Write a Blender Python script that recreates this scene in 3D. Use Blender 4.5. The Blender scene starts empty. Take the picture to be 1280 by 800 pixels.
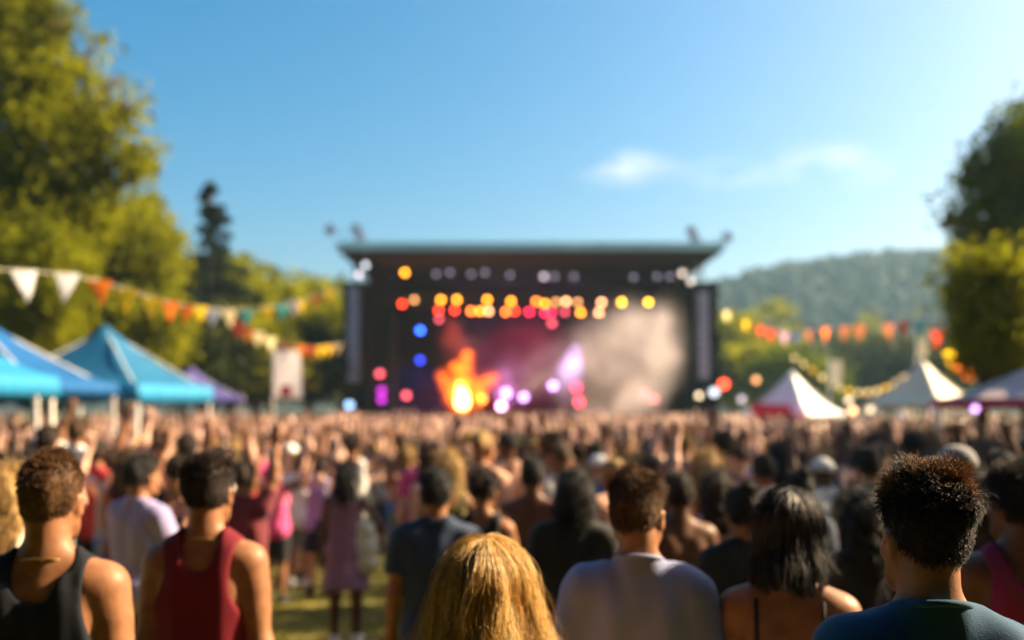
import bpy, math, random
import numpy as np
from mathutils import Vector, Matrix

random.seed(11)
rng = np.random.default_rng(11)
R = math.radians
scene = bpy.context.scene
COL = scene.collection

# ------------------------------------------------------------------ camera
CAMZ, HOR, FPX = 1.84, 505.0, 1108.0
cam_data = bpy.data.cameras.new("camera")
cam = bpy.data.objects.new("camera", cam_data)
COL.objects.link(cam)
cam.location = (0, 0, CAMZ)
cam.rotation_euler = (R(90), 0, 0)
cam_data.sensor_width = 36.0
cam_data.lens = 36.0 * FPX / 1280.0
cam_data.shift_y = (HOR - 400.0) / 1280.0
cam_data.clip_start = 0.05
cam_data.clip_end = 6000
cam_data.dof.use_dof = True
cam_data.dof.focus_distance = 1.6
APERTURE = 0.0222                                   # metres
cam_data.dof.aperture_fstop = cam_data.lens / 1000.0 / APERTURE
cam_data.dof.aperture_blades = 0
scene.camera = cam

# ------------------------------------------------------------------ sky and sun
SUN_AZ, SUN_EL = 74.0, 33.0                         # azimuth from +Y towards +X
to_sun = Vector((math.sin(R(SUN_AZ)) * math.cos(R(SUN_EL)),
                 math.cos(R(SUN_AZ)) * math.cos(R(SUN_EL)), math.sin(R(SUN_EL))))
sun_data = bpy.data.lights.new("sun", 'SUN')
sun_data.energy = 5.0
sun_data.angle = R(0.5)
sun_data.color = (1.0, 0.77, 0.47)
sun = bpy.data.objects.new("sun", sun_data)
COL.objects.link(sun)
sun.rotation_euler = to_sun.to_track_quat('Z', 'Y').to_euler()

world = bpy.data.worlds.new("World")
scene.world = world
world.use_nodes = True
wn, wl = world.node_tree.nodes, world.node_tree.links
wn.clear()
w_out = wn.new('ShaderNodeOutputWorld')
w_bg = wn.new('ShaderNodeBackground')
w_bg.inputs['Strength'].default_value = 0.05
sky = wn.new('ShaderNodeTexSky')
sky.sky_type = 'NISHITA'
sky.sun_disc = False
sky.sun_elevation = R(SUN_EL)
sky.sun_rotation = R(SUN_AZ)
sky.altitude = 200
sky.air_density = 1.0
sky.dust_density = 4.4
sky.ozone_density = 2.2
hsv = wn.new('ShaderNodeHueSaturation')
hsv.inputs['Saturation'].default_value = 1.62
hsv.inputs['Hue'].default_value = 0.486
wl.new(sky.outputs[0], hsv.inputs['Color'])


def wmath(op, a, b=None, clamp=False):
    n = wn.new('ShaderNodeMath')
    n.operation = op
    n.use_clamp = clamp
    for i, v in enumerate((a, b)):
        if v is None:
            continue
        if isinstance(v, (int, float)):
            n.inputs[i].default_value = v
        else:
            wl.new(v, n.inputs[i])
    return n.outputs[0]


# thin clouds low in the sky, placed by direction
w_tc = wn.new('ShaderNodeTexCoord')
w_sep = wn.new('ShaderNodeSeparateXYZ')
wl.new(w_tc.outputs['Generated'], w_sep.inputs[0])
ypos = wmath('MAXIMUM', w_sep.outputs[1], 0.02)
cu = wmath('DIVIDE', w_sep.outputs[0], ypos)
cv = wmath('DIVIDE', w_sep.outputs[2], ypos)
w_noise = wn.new('ShaderNodeTexNoise')
w_noise.inputs['Scale'].default_value = 15.0
w_noise.inputs['Detail'].default_value = 5.0
w_map = wn.new('ShaderNodeMapping')
w_map.inputs['Scale'].default_value = (1.0, 1.0, 2.4)
wl.new(w_tc.outputs['Generated'], w_map.inputs[0])
wl.new(w_map.outputs[0], w_noise.inputs['Vector'])
total = None
for (cx, cy, rx, ry, amp) in ((780, 209, 85, 28, 0.75), (1040, 207, 95, 36, 0.95), (920, 216, 100, 26, 0.5)):
    u0, v0 = (cx - 640) / FPX, (HOR - cy) / FPX
    du = wmath('DIVIDE', wmath('SUBTRACT', cu, u0), rx / FPX)
    dv = wmath('DIVIDE', wmath('SUBTRACT', cv, v0), ry / FPX)
    r2 = wmath('ADD', wmath('MULTIPLY', du, du), wmath('MULTIPLY', dv, dv))
    m = wmath('MULTIPLY', wmath('SUBTRACT', 1.0, wmath('SQRT', r2), True), amp * 1.6)
    total = m if total is None else wmath('MAXIMUM', total, m)
dens = wmath('MULTIPLY', total, wmath('MULTIPLY', wmath('SUBTRACT', w_noise.outputs[0], 0.40, True), 3.4), True)
w_mix = wn.new('ShaderNodeMix')
w_mix.data_type = 'RGBA'
wl.new(dens, w_mix.inputs[0])
wl.new(hsv.outputs[0], w_mix.inputs[6])
w_mix.inputs[7].default_value = (5.0, 5.3, 5.4, 1)
wl.new(w_mix.outputs[2], w_bg.inputs['Color'])
wl.new(w_bg.outputs[0], w_out.inputs['Surface'])

scene.view_settings.view_transform = 'Standard'
scene.view_settings.look = 'None'
scene.view_settings.gamma = 1.0
scene.view_settings.exposure = 2.05
scene.view_settings.use_curve_mapping = False
scene.cycles.max_bounces = 6
scene.cycles.diffuse_bounces = 3
scene.cycles.glossy_bounces = 2
scene.cycles.transmission_bounces = 4
scene.cycles.volume_bounces = 3
scene.cycles.transparent_max_bounces = 8
scene.cycles.use_denoising = True
scene.cycles.sample_clamp_indirect = 6.0
scene.cycles.volume_step_rate = 2.0
scene.cycles.caustics_reflective = False
scene.cycles.caustics_refractive = False


# ------------------------------------------------------------------ helpers
def lerp(a, b, t):
    return a + (b - a) * t


def ground_z(y):
    """The field falls gently from the camera towards the stage."""
    t = min(max((y - 2.5) / 13.0, 0.0), 1.0)
    return -0.48 * t * t * (3 - 2 * t)


def at(px, py, d):
    return Vector(((px - 640) / FPX * d, d, CAMZ - (py - HOR) / FPX * d))


def tag(o, label=None, cat=None, group=None, kind=None):
    if label:
        o['label'] = label
    if cat:
        o['category'] = cat
    if group:
        o['group'] = group
    if kind:
        o['kind'] = kind
    return o


def empty(name, loc, rz=0.0):
    o = bpy.data.objects.new(name, None)
    o.empty_display_size = 0.2
    COL.objects.link(o)
    o.location = loc
    o.rotation_euler = (0, 0, rz)
    return o


def mesh_np(name, verts, faces, smooth=True, mat_idx=None):
    """faces: int array (n,k) or a list of such arrays."""
    if not isinstance(faces, (list, tuple)):
        faces = [faces]
    faces = [np.asarray(f, dtype=np.int32) for f in faces if len(f)]
    verts = np.asarray(verts, dtype=np.float32)
    me = bpy.data.meshes.new(name)
    me.vertices.add(len(verts))
    me.vertices.foreach_set('co', verts.ravel())
    loops = np.concatenate([f.ravel() for f in faces])
    sizes = np.concatenate([np.full(len(f), f.shape[1], dtype=np.int32) for f in faces])
    starts = np.concatenate([[0], np.cumsum(sizes)[:-1]]).astype(np.int32)
    me.loops.add(len(loops))
    me.loops.foreach_set('vertex_index', loops)
    me.polygons.add(len(sizes))
    me.polygons.foreach_set('loop_start', starts)
    me.polygons.foreach_set('use_smooth', np.full(len(sizes), smooth, dtype=bool))
    if mat_idx is not None:
        me.polygons.foreach_set('material_index', np.asarray(mat_idx, dtype=np.int32))
    me.update(calc_edges=True)
    me.validate()
    return me


def link(name, me, mat=None, parent=None, loc=None):
    o = bpy.data.objects.new(name, me)
    COL.objects.link(o)
    if mat is not None:
        if len(me.materials) == 0:
            me.materials.append(mat)
        elif me.materials[0] is not mat:
            o.material_slots[0].link = 'OBJECT'
            o.material_slots[0].material = mat
    if parent is not None:
        o.parent = parent
    if loc is not None:
        o.location = loc
    return o


class MB:
    """collects boxes, tubes and prisms into one mesh"""

    def __init__(self):
        self.v, self.q, self.t, self.n = [], [], [], 0

    def raw(self, v, q=(), t=()):
        v = np.asarray(v, dtype=float)
        if len(q):
            self.q.append(np.asarray(q) + self.n)
        if len(t):
            self.t.append(np.asarray(t) + self.n)
        self.v.append(v)
        self.n += len(v)
        return self

    def box(self, lo, hi, bev=0.0, M=None):
        lo, hi = np.minimum(lo, hi), np.maximum(lo, hi)
        x0, y0, z0 = lo
        x1, y1, z1 = hi
        v = np.array([(x0, y0, z0), (x1, y0, z0), (x1, y1, z0), (x0, y1, z0),
                      (x0, y0, z1), (x1, y0, z1), (x1, y1, z1), (x0, y1, z1)], float)
        if M is not None:
            v = np.array([M @ Vector(p) for p in v])
        return self.raw(v, [(0, 3, 2, 1), (4, 5, 6, 7), (0, 1, 5, 4), (1, 2, 6, 5), (2, 3, 7, 6), (3, 0, 4, 7)])

    def tube(self, pts, rad, n=8, caps=True):
        pts = [Vector(p) for p in pts]
        if not isinstance(rad, (list, tuple, np.ndarray)):
            rad = [rad] * len(pts)
        rings = []
        up = Vector((0.13, 0.21, 1)).normalized()
        for i, p in enumerate(pts):
            d = (pts[min(i + 1, len(pts) - 1)] - pts[max(i - 1, 0)]).normalized()
            a = d.cross(up)
            if a.length < 0.05:
                a = d.cross(Vector((1, 0.3, 0)))
            a.normalize()
            b = d.cross(a)
            for k in range(n):
                th = 2 * math.pi * k / n
                rings.append(p + (a * math.cos(th) + b * math.sin(th)) * rad[i])
        q = []
        m = len(pts)
        for i in range(m - 1):
            for k in range(n):
                q.append((i * n + k, (i + 1) * n + k, (i + 1) * n + (k + 1) % n, i * n + (k + 1) % n))
        v = [tuple(p) for p in rings]
        t = []
        if caps:
            v += [tuple(pts[0]), tuple(pts[-1])]
            for k in range(n):
                t.append((m * n, k, (k + 1) % n))
                t.append((m * n + 1, (m - 1) * n + (k + 1) % n, (m - 1) * n + k))
        return self.raw(v, q, t)

    def build(self, name, mat, parent=None, smooth=False, loc=None):
        me = mesh_np(name, np.concatenate(self.v), [np.concatenate(a) for a in (self.q, self.t) if a], smooth)
        return link(name, me, mat, parent, loc)

    def mesh(self, name, smooth=False):
        return mesh_np(name, np.concatenate(self.v), [np.concatenate(a) for a in (self.q, self.t) if a], smooth)


# ------------------------------------------------------------------ materials
MATS = {}


def mat(name, col, rough=0.6, var=0.15, scale=12.0, bump=0.0, bump_scale=60.0, metal=0.0, spec=0.4, sheen=0.0,
        col2=None, transl=0.0, detail=4.0, coat=0.0):
    """principled material with a noise-varied colour and noise bump, in object space"""
    if name in MATS:
        return MATS[name]
    m = bpy.data.materials.new(name)
    m.use_nodes = True
    nt = m.node_tree
    n, l = nt.nodes, nt.links
    b = n['Principled BSDF']
    out = n['Material Output']
    tc = n.new('ShaderNodeTexCoord')
    no = n.new('ShaderNodeTexNoise')
    no.inputs['Scale'].default_value = scale
    no.inputs['Detail'].default_value = detail
    l.new(tc.outputs['Object'], no.inputs['Vector'])
    ramp = n.new('ShaderNodeValToRGB')
    c2 = col2 if col2 else tuple(min(1, c * (1 + var)) for c in col)
    c1 = col if col2 else tuple(c * (1 - var) for c in col)
    ramp.color_ramp.elements[0].position = 0.33
    ramp.color_ramp.elements[1].position = 0.67
    ramp.color_ramp.elements[0].color = (*c1, 1)
    ramp.color_ramp.elements[1].color = (*c2, 1)
    l.new(no.outputs[0], ramp.inputs[0])
    l.new(ramp.outputs[0], b.inputs['Base Color'])
    b.inputs['Roughness'].default_value = rough
    b.inputs['Metallic'].default_value = metal
    b.inputs['Specular IOR Level'].default_value = spec
    b.inputs['Sheen Weight'].default_value = sheen
    b.inputs['Coat Weight'].default_value = coat
    if bump > 0:
        nb = n.new('ShaderNodeTexNoise')
        nb.inputs['Scale'].default_value = bump_scale
        nb.inputs['Detail'].default_value = 3
        l.new(tc.outputs['Object'], nb.inputs['Vector'])
        bp = n.new('ShaderNodeBump')
        bp.inputs['Strength'].default_value = bump
        bp.inputs['Distance'].default_value = 0.02
        l.new(nb.outputs[0], bp.inputs['Height'])
        l.new(bp.outputs[0], b.inputs['Normal'])
    if transl > 0:
        tr = n.new('ShaderNodeBsdfTranslucent')
        l.new(ramp.outputs[0], tr.inputs['Color'])
        mx = n.new('ShaderNodeMixShader')
        mx.inputs[0].default_value = transl
        l.new(b.outputs[0], mx.inputs[1])
        l.new(tr.outputs[0], mx.inputs[2])
        l.new(mx.outputs[0], out.inputs['Surface'])
    MATS[name] = m
    return m


def emit(name, col, strength):
    if name in MATS:
        return MATS[name]
    m = bpy.data.materials.new(name)
    m.use_nodes = True
    b = m.node_tree.nodes['Principled BSDF']
    b.inputs['Base Color'].default_value = (0.02, 0.02, 0.02, 1)
    b.inputs['Emission Color'].default_value = (*col, 1)
    b.inputs['Emission Strength'].default_value = strength
    MATS[name] = m
    return m


def volume(name, col, density, aniso=0.0, noise=None, emission=None, estr=0.0):
    m = bpy.data.materials.new(name)
    m.use_nodes = True
    nt = m.node_tree
    nt.nodes.clear()
    out = nt.nodes.new('ShaderNodeOutputMaterial')
    v = nt.nodes.new('ShaderNodeVolumePrincipled')
    v.inputs['Color'].default_value = (*col, 1)
    v.inputs['Density'].default_value = density
    v.inputs['Anisotropy'].default_value = aniso
    if emission:
        v.inputs['Emission Color'].default_value = (*emission, 1)
        v.inputs['Emission Strength'].default_value = estr
    if noise:
        sc, lo, hi = noise
        tc = nt.nodes.new('ShaderNodeTexCoord')
        no = nt.nodes.new('ShaderNodeTexNoise')
        no.inputs['Scale'].default_value = sc
        no.inputs['Detail'].default_value = 3
        nt.links.new(tc.outputs['Object'], no.inputs['Vector'])
        mr = nt.nodes.new('ShaderNodeMapRange')
        mr.inputs[1].default_value = lo
        mr.inputs[2].default_value = hi
        mr.inputs[3].default_value = 0
        mr.inputs[4].default_value = density
        nt.links.new(no.outputs[0], mr.inputs[0])
        nt.links.new(mr.outputs[0], v.inputs['Density'])
    nt.links.new(v.outputs[0], out.inputs['Volume'])
    return m


# ------------------------------------------------------------------ signed distance modelling
def cap(a, b, ra, rb=None, clip=None):
    return ('cap', np.array(a, float), np.array(b, float), ra, ra if rb is None else rb, clip)


def ell(c, r, M=None, clip=None):
    return ('ell', np.array(c, float), np.array(r, float), M, None, clip)


def inflate(p, o):
    if p[0] == 'cap':
        return ('cap', p[1], p[2], p[3] + o, p[4] + o, p[5])
    return ('ell', p[1], p[2] + o, p[3], None, p[5])


def bounds(p):
    if p[0] == 'cap':
        r = max(p[3], p[4])
        return np.minimum(p[1], p[2]) - r, np.maximum(p[1], p[2]) + r
    r = p[2] if p[3] is None else np.full(3, p[2].max())
    return p[1] - r, p[1] + r


def dist(p, X, Y, Z):
    if p[0] == 'cap':
        a, b = p[1], p[2]
        ab = b - a
        L = max(float(ab @ ab), 1e-9)
        t = np.clip(((X - a[0]) * ab[0] + (Y - a[1]) * ab[1] + (Z - a[2]) * ab[2]) / L, 0, 1)
        d = np.sqrt((X - a[0] - t * ab[0]) ** 2 + (Y - a[1] - t * ab[1]) ** 2 + (Z - a[2] - t * ab[2]) ** 2) - (p[3] + (p[4] - p[3]) * t)
    else:
        x, y, z = X - p[1][0], Y - p[1][1], Z - p[1][2]
        if p[3] is not None:
            M = p[3]
            x, y, z = (M[0, 0] * x + M[1, 0] * y + M[2, 0] * z, M[0, 1] * x + M[1, 1] * y + M[2, 1] * z,
                       M[0, 2] * x + M[1, 2] * y + M[2, 2] * z)
        r = p[2]
        k0 = np.sqrt((x / r[0]) ** 2 + (y / r[1]) ** 2 + (z / r[2]) ** 2)
        k1 = np.sqrt((x / r[0] ** 2) ** 2 + (y / r[1] ** 2) ** 2 + (z / r[2] ** 2) ** 2)
        d = k0 * (k0 - 1) / np.maximum(k1, 1e-6)
    if p[5] is not None:
        for (q, n) in p[5]:
            d = np.maximum(d, (X - q[0]) * n[0] + (Y - q[1]) * n[1] + (Z - q[2]) * n[2])
    return d


def nets(F, lo, h):
    s = F < 0
    nx, ny, nz = F.shape
    cnt = np.zeros((nx - 1, ny - 1, nz - 1), np.int8)
    offs = [(i, j, k) for i in (0, 1) for j in (0, 1) for k in (0, 1)]
    for (i, j, k) in offs:
        cnt += s[i:nx - 1 + i, j:ny - 1 + j, k:nz - 1 + k]
    cells = np.argwhere((cnt > 0) & (cnt < 8))
    idx = np.full(cnt.shape, -1, np.int32)
    idx[tuple(cells.T)] = np.arange(len(cells))
    vals = np.stack([F[cells[:, 0] + i, cells[:, 1] + j, cells[:, 2] + k] for (i, j, k) in offs], 1)
    acc = np.zeros((len(cells), 3))
    num = np.zeros(len(cells))
    O = np.array(offs, float)
    for a in range(8):
        for b in range(a + 1, 8):
            if np.abs(O[a] - O[b]).sum() != 1:
                continue
            va, vb = vals[:, a], vals[:, b]
            m = (va < 0) != (vb < 0)
            t = np.where(m, va / np.where(m, va - vb, 1), 0)
            acc += np.where(m[:, None], O[a] + t[:, None] * (O[b] - O[a]), 0)
            num += m
    V = lo + (cells + acc / num[:, None]) * h
    quads = []
    for ax in range(3):
        sl0 = [slice(1, -1)] * 3
        sl1 = [slice(1, -1)] * 3
        sl0[ax] = slice(0, -1)
        sl1[ax] = slice(1, None)
        s0, s1 = s[tuple(sl0)], s[tuple(sl1)]
        e = np.argwhere(s0 != s1)
        inside = s0[tuple(e.T)]
        off = np.ones(3, int)
        off[ax] = 0
        e = e + off
        u, v = [(1, 2), (2, 0), (0, 1)][ax]
        du = np.zeros(3, int)
        du[u] = 1
        dv = np.zeros(3, int)
        dv[v] = 1
        c = [idx[tuple((e - du - dv).T)], idx[tuple((e - dv).T)], idx[tuple(e.T)], idx[tuple((e - du).T)]]
        q = np.stack(c, 1)
        quads.append(np.where(inside[:, None], q, q[:, ::-1]))
    return V, np.concatenate(quads)


def sdf(prims, h, k=0.03, subs=(), ksub=0.01, keep=(), noise=None):
    """union of prims (each may be a (prim, k) pair), minus subs, cut to the half-spaces in keep"""
    pl = [p if isinstance(p[0], tuple) else (p, k) for p in prims]
    bl = [bounds(p) for p, _ in pl]
    lo = np.min([b[0] for b in bl], 0) - 3 * h - 0.01
    hi = np.max([b[1] for b in bl], 0) + 3 * h + 0.01
    for (q, n) in keep:                             # tighten the grid where the cut is axis aligned
        for ax in range(3):
            if abs(n[ax]) > 0.999:
                if n[ax] < 0:
                    lo[ax] = max(lo[ax], q[ax] - 3 * h)
                else:
                    hi[ax] = min(hi[ax], q[ax] + 3 * h)
    n = np.ceil((hi - lo) / h).astype(int) + 1
    ax = [(lo[i] + np.arange(n[i]) * h).astype(np.float32) for i in range(3)]
    F = np.full(n, 0.4, np.float32)

    def region(p, m):
        b0, b1 = bounds(p)
        i0 = np.clip(np.floor((b0 - m - lo) / h).astype(int), 0, n)
        i1 = np.clip(np.ceil((b1 + m - lo) / h).astype(int) + 1, 0, n)
        if np.any(i1 <= i0):
            return None
        sl = tuple(slice(a, b) for a, b in zip(i0, i1))
        return sl, ax[0][sl[0]][:, None, None], ax[1][sl[1]][None, :, None], ax[2][sl[2]][None, None, :]

    for p, kk in pl:
        rg = region(p, kk + 2 * h)
        if rg is None:
            continue
        sl, X, Y, Z = rg
        d = dist(p, X, Y, Z).astype(np.float32)
        f = F[sl]
        hh = np.maximum(kk - np.abs(f - d), 0) / kk
        F[sl] = np.minimum(f, d) - hh * hh * kk * 0.25
    for p in subs:
        ks = ksub
        rg = region(p, ks + 2 * h)
        if rg is None:
            continue
        sl, X, Y, Z = rg
        d = -dist(p, X, Y, Z).astype(np.float32)
        f = F[sl]
        hh = np.maximum(ks - np.abs(f - d), 0) / ks
        F[sl] = np.maximum(f, d) + hh * hh * ks * 0.25
    X, Y, Z = ax[0][:, None, None], ax[1][None, :, None], ax[2][None, None, :]
    if noise is not None:
        F = F + noise(X, Y, Z).astype(np.float32)
    for (q, nn) in keep:
        F = np.maximum(F, ((X - q[0]) * nn[0] + (Y - q[1]) * nn[1] + (Z - q[2]) * nn[2]).astype(np.float32))
    F[0], F[-1] = 0.4, 0.4
    F[:, 0], F[:, -1] = 0.4, 0.4
    F[:, :, 0], F[:, :, -1] = 0.4, 0.4
    return nets(F, lo, h)


def folds(amp, seed, f=1.0):
    r = np.random.default_rng(seed)
    W = []
    for i in range(6):
        w = r.normal(size=3) * np.array([34, 22, 12]) * f * (0.5 + 0.22 * i)
        W.append((w, r.uniform(0, 6.28)))

    def fn(X, Y, Z):
        s = 0
        for w, ph in W:
            s = s + np.sin(w[0] * X + w[1] * Y + w[2] * Z + ph)
        return amp * s / 2.4
    return fn


def lumps(amp, seed, freq):
    r = np.random.default_rng(seed)
    W = [(r.normal(size=3) * freq, r.uniform(0, 6.28)) for _ in range(7)]

    def fn(X, Y, Z):
        s = 0
        for w, ph in W:
            s = s + np.sin(w[0] * X + w[1] * Y + w[2] * Z + ph)
        return amp * s / 2.6
    return fn


# ------------------------------------------------------------------ people
HEAD_C = np.array([0, 0.015, 1.622])


def rot(yaw=0, pitch=0, roll=0):
    return np.array(Matrix.Rotation(yaw, 3, 'Z') @ Matrix.Rotation(pitch, 3, 'X') @ Matrix.Rotation(roll, 3, 'Y'))


def head_xf(M, c=None, s=1.0):
    c = HEAD_C if c is None else c

    def P(p):
        return c + M @ (np.array(p, float) * s)
    return P


POSES = {
    'down': (((.232, -.035, 1.10), (.246, .05, .86), (.02, .22, -1)),) * 2,
    'up': (((.275, .08, 1.57), (.215, .13, 1.84), (-.1, .1, 1)),) * 2,
    'right': (((.235, .07, 1.62), (.205, .12, 1.89), (0, .05, 1)), ((.232, -.035, 1.10), (.246, .05, .86), (.02, .22, -1))),
    'left': (((.232, -.035, 1.10), (.246, .05, .86), (.02, .22, -1)), ((.24, .08, 1.60), (.2, .16, 1.86), (0, .1, 1))),
    'front': (((.235, .07, 1.14), (.09, .29, 1.33), (-.5, .3, .8)),) * 2,
    'wave': (((.40, .05, 1.47), (.44, .12, 1.74), (.15, .1, 1)), ((.36, .1, 1.52), (.3, .2, 1.78), (-.1, .1, 1))),
    'hip': (((.36, -.06, 1.16), (.19, .05, 1.0), (-.6, .4, -.5)), ((.232, -.035, 1.10), (.246, .05, .86), (.02, .22, -1))),
}
POSE_TEXT = {'down': 'arms hanging down', 'up': 'both arms raised', 'right': 'right arm raised', 'left': 'left arm raised',
             'front': 'hands held in front', 'wave': 'arms raised wide', 'hip': 'one hand on hip'}


def figure(sex='m', pose='down', shw=1.0, hs=1.0, yaw=0.0, pitch=0.0, roll=0.0, arms=None):
    """groups of primitives of a standing figure 1.75 m tall, feet at z=0, facing +Y; index 0 is the right arm (x>0)"""
    f = sex == 'f'
    sw = (0.87 if f else 1.0) * shw
    g = {'torso': [], 'upper': [], 'arm': [], 'leg': [], 'head': [], 'neck': [], 'hsub': [], 'joints': {}}
    T = g['torso']
    P = arms if arms else POSES[pose]
    T.append(ell((0, .0, 1.24), (.155 * sw, .112, .21)))
    T.append(cap((-.125 * sw, -.02, 1.385), (.125 * sw, -.02, 1.385), .066))
    T.append(ell((0, -.005, 1.04), ((.118 if f else .136), .095, .17)))
    T.append(ell((0, -.005, .93), ((.172 if f else .16), .115, .13)))
    for s in (1, -1):
        T.append((cap((s * .045, -.02, 1.47), (s * .14 * sw, -.015, 1.40), .036, .045), .05))
        T.append((ell((s * .085 * sw, -.078, 1.29), (.062, .034, .095)), .03))
        T.append(ell((s * .095 * sw, -.01, 1.19), (.068, .088, .15)))
        T.append(ell((s * .078, -.05, .90), (.088, .088, .09)))
        if f:
            T.append((ell((s * .075, .1, 1.26), (.062, .055, .065)), .03))
    for i, s in enumerate((1, -1)):
        (e, w, hd) = P[i]
        raised = e[2] > 1.4
        sh = np.array((s * .178 * sw, -.01, 1.385 + (.035 if raised else 0)))
        e = np.array((s * (e[0] - .185 + .178 * sw), e[1], e[2]))
        w = np.array((s * (w[0] - .185 + .178 * sw), w[1], w[2]))
        hd = np.array((s * hd[0], hd[1], hd[2]))
        hd = hd / np.linalg.norm(hd)
        th = .86 if f else 1.0
        g['upper'].append((cap(sh, sh + (e - sh) * .25, .060 * th, .055 * th), .04))
        g['arm'].append((cap(sh, e, .053 * th, .040 * th), .03))
        g['arm'].append((ell(sh + (e - sh) * .5 + np.array((0, .008, 0)), (.046 * th, .05 * th, .085)), .03))
        g['arm'].append((cap(e, e + (w - e) * .35, .041 * th, .041 * th), .03))
        g['arm'].append((cap(e + (w - e) * .3, w, .040 * th, .026 * th), .02))
        g['joints'][i] = (sh, e, w, hd)
        hip, kn, an = np.array((s * .09, 0, .9)), np.array((s * .10, .015, .50)), np.array((s * .105, -.02, .085))
        L = g['leg']
        L.append(cap(hip, kn, .088, .056))
        L.append(cap(kn, an, .054, .036))
        L.append((ell(kn + np.array((0, -.03, -.13)), (.05, .055, .12)), .03))
        L.append((cap(an + np.array((0, -.02, -.04)), (s * .125, .15, .032), .04, .03), .03))
    g['neck'].append(cap((0, -.02, 1.40), tuple(HEAD_C + np.array((0, -.03, -.06))), .062 if not f else .053, .056 if not f else .047))
    M = rot(yaw, pitch, roll)
    Q = head_xf(M, s=hs)

    def E(c, r, Ml=None, k=.02):
        return (ell(Q(c), np.array(r) * hs, M if Ml is None else M @ Ml), k)

    def C(a, b, ra, rb, k=.015):
        return (cap(Q(a), Q(b), ra * hs, rb * hs), k)
    H = g['head']
    H.append(E((0, -.012, .03), (.075, .097, .094)))
    H.append(E((0, .030, -.035), (.061, .068, .085), k=.03))
    for s in (1, -1):
        H.append(C((s * .052, .0, -.055), (s * .03, .07, -.10), .02, .018, .03))
        H.append(C((s * .045, .072, -.03), (s * .055, .03, -.02), .016, .014, .02))
        H.append(E((s * .079, -.008, -.012), (.009, .020, .033), rot(s * -.35, 0, s * .12), k=.008))
        H.append(C((s * .077, .004, -.02), (s * .082, -.012, .006), .008, .008, .006))
    H.append(C((0, .075, -.105), (0, .073, -.103), .022, .022, .02))
    H.append(C((0, .094, .008), (0, .114, -.032), .010, .014, .012))
    H.append(C((-.014, .1, -.036), (.014, .1, -.036), .009, .009, .008))
    H.append(C((-.034, .082, .024), (.034, .082, .024), .012, .012, .012))
    H.append(C((-.018, .092, -.066), (.018, .092, -.066), .008, .008, .008))
    H.append(C((-.014, .09, -.079), (.014, .09, -.079), .009, .009, .008))
    g['hsub'] = [ell(Q((s * .033, .106, .002)), np.full(3, .016) * hs) for s in (1, -1)]
    g['hsub'] += [ell(Q((s * .089, -.004, -.012)), np.array((.008, .011, .018)) * hs, M) for s in (1, -1)]
    g['M'], g['hs'], g['sw'], g['f'] = M, hs, sw, f
    return g


def hand(w, hd, side, h=.0055, curl=.25, th=1.0):
    """a palm, four unequal bent fingers and a thumb leaving the side of the palm"""
    u = hd
    n = np.array((0, 1.0, 0)) if abs(u[1]) < .8 else np.array((0, 0, -1.0))
    n = n - u * (n @ u)
    n /= np.linalg.norm(n)
    sd = np.cross(u, n) * (-side if u[2] > 0 else side)
    sd /= np.linalg.norm(sd)
    pr = []
    for j, (o, l1, l2) in enumerate(((.030, .040, .036), (.010, .044, .040), (-.011, .041, .037), (-.030, .032, .028))):
        kn = w + u * .090 + sd * o
        pr.append((cap(w - u * .015 + sd * o * .55, kn, .0175 * th, .0125 * th), .015))
        spread = u + sd * o * 3.0
        spread /= np.linalg.norm(spread)
        c = curl * (1 + .25 * j)
        d1 = spread * math.cos(c * .6) + n * math.sin(c * .6)
        d2 = spread * math.cos(c * 1.7) + n * math.sin(c * 1.7)
        m = kn + d1 * l1
        pr.append((cap(kn, m, .0098 * th, .0088 * th), .006))
        pr.append((cap(m, m + d2 * l2, .0086 * th, .0072 * th), .004))
    b = w + u * .022 + sd * .024
    m = b + (u * .55 + sd * .75 + n * .25) * .042
    pr.append((cap(b, m, .0135 * th, .0105 * th), .01))
    pr.append((cap(m, m + (u * .9 + sd * .35 + n * .2) * .036, .0100 * th, .0080 * th), .005))
    return sdf(pr, h, .006)


def join(parts):
    V, Q, n = [], [], 0
    for v, q in parts:
        V.append(v)
        Q.append(q + n)
        n += len(v)
    return np.concatenate(V), np.concatenate(Q)


def body_mesh(g, h, hands=True, hh=.0055):
    pr = g['torso'] + g['upper'] + g['arm'] + g['leg'] + g['neck'] + g['head']
    parts = [sdf(pr, h, .035, subs=g['hsub'] if h < .012 else (), ksub=.008)]
    for i, s in enumerate((1, -1)):
        sh, e, w, hd = g['joints'][i]
        parts.append(hand(w, hd, s, hh, th=.9 if g['f'] else 1.0))
    return join(parts)


def zcut(z, below=True):
    """keep what lies above (below=True cuts the underside) or below height z"""
    return (np.array((0, 0, z)), np.array((0, 0, -1.0 if below else 1.0)))


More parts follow.
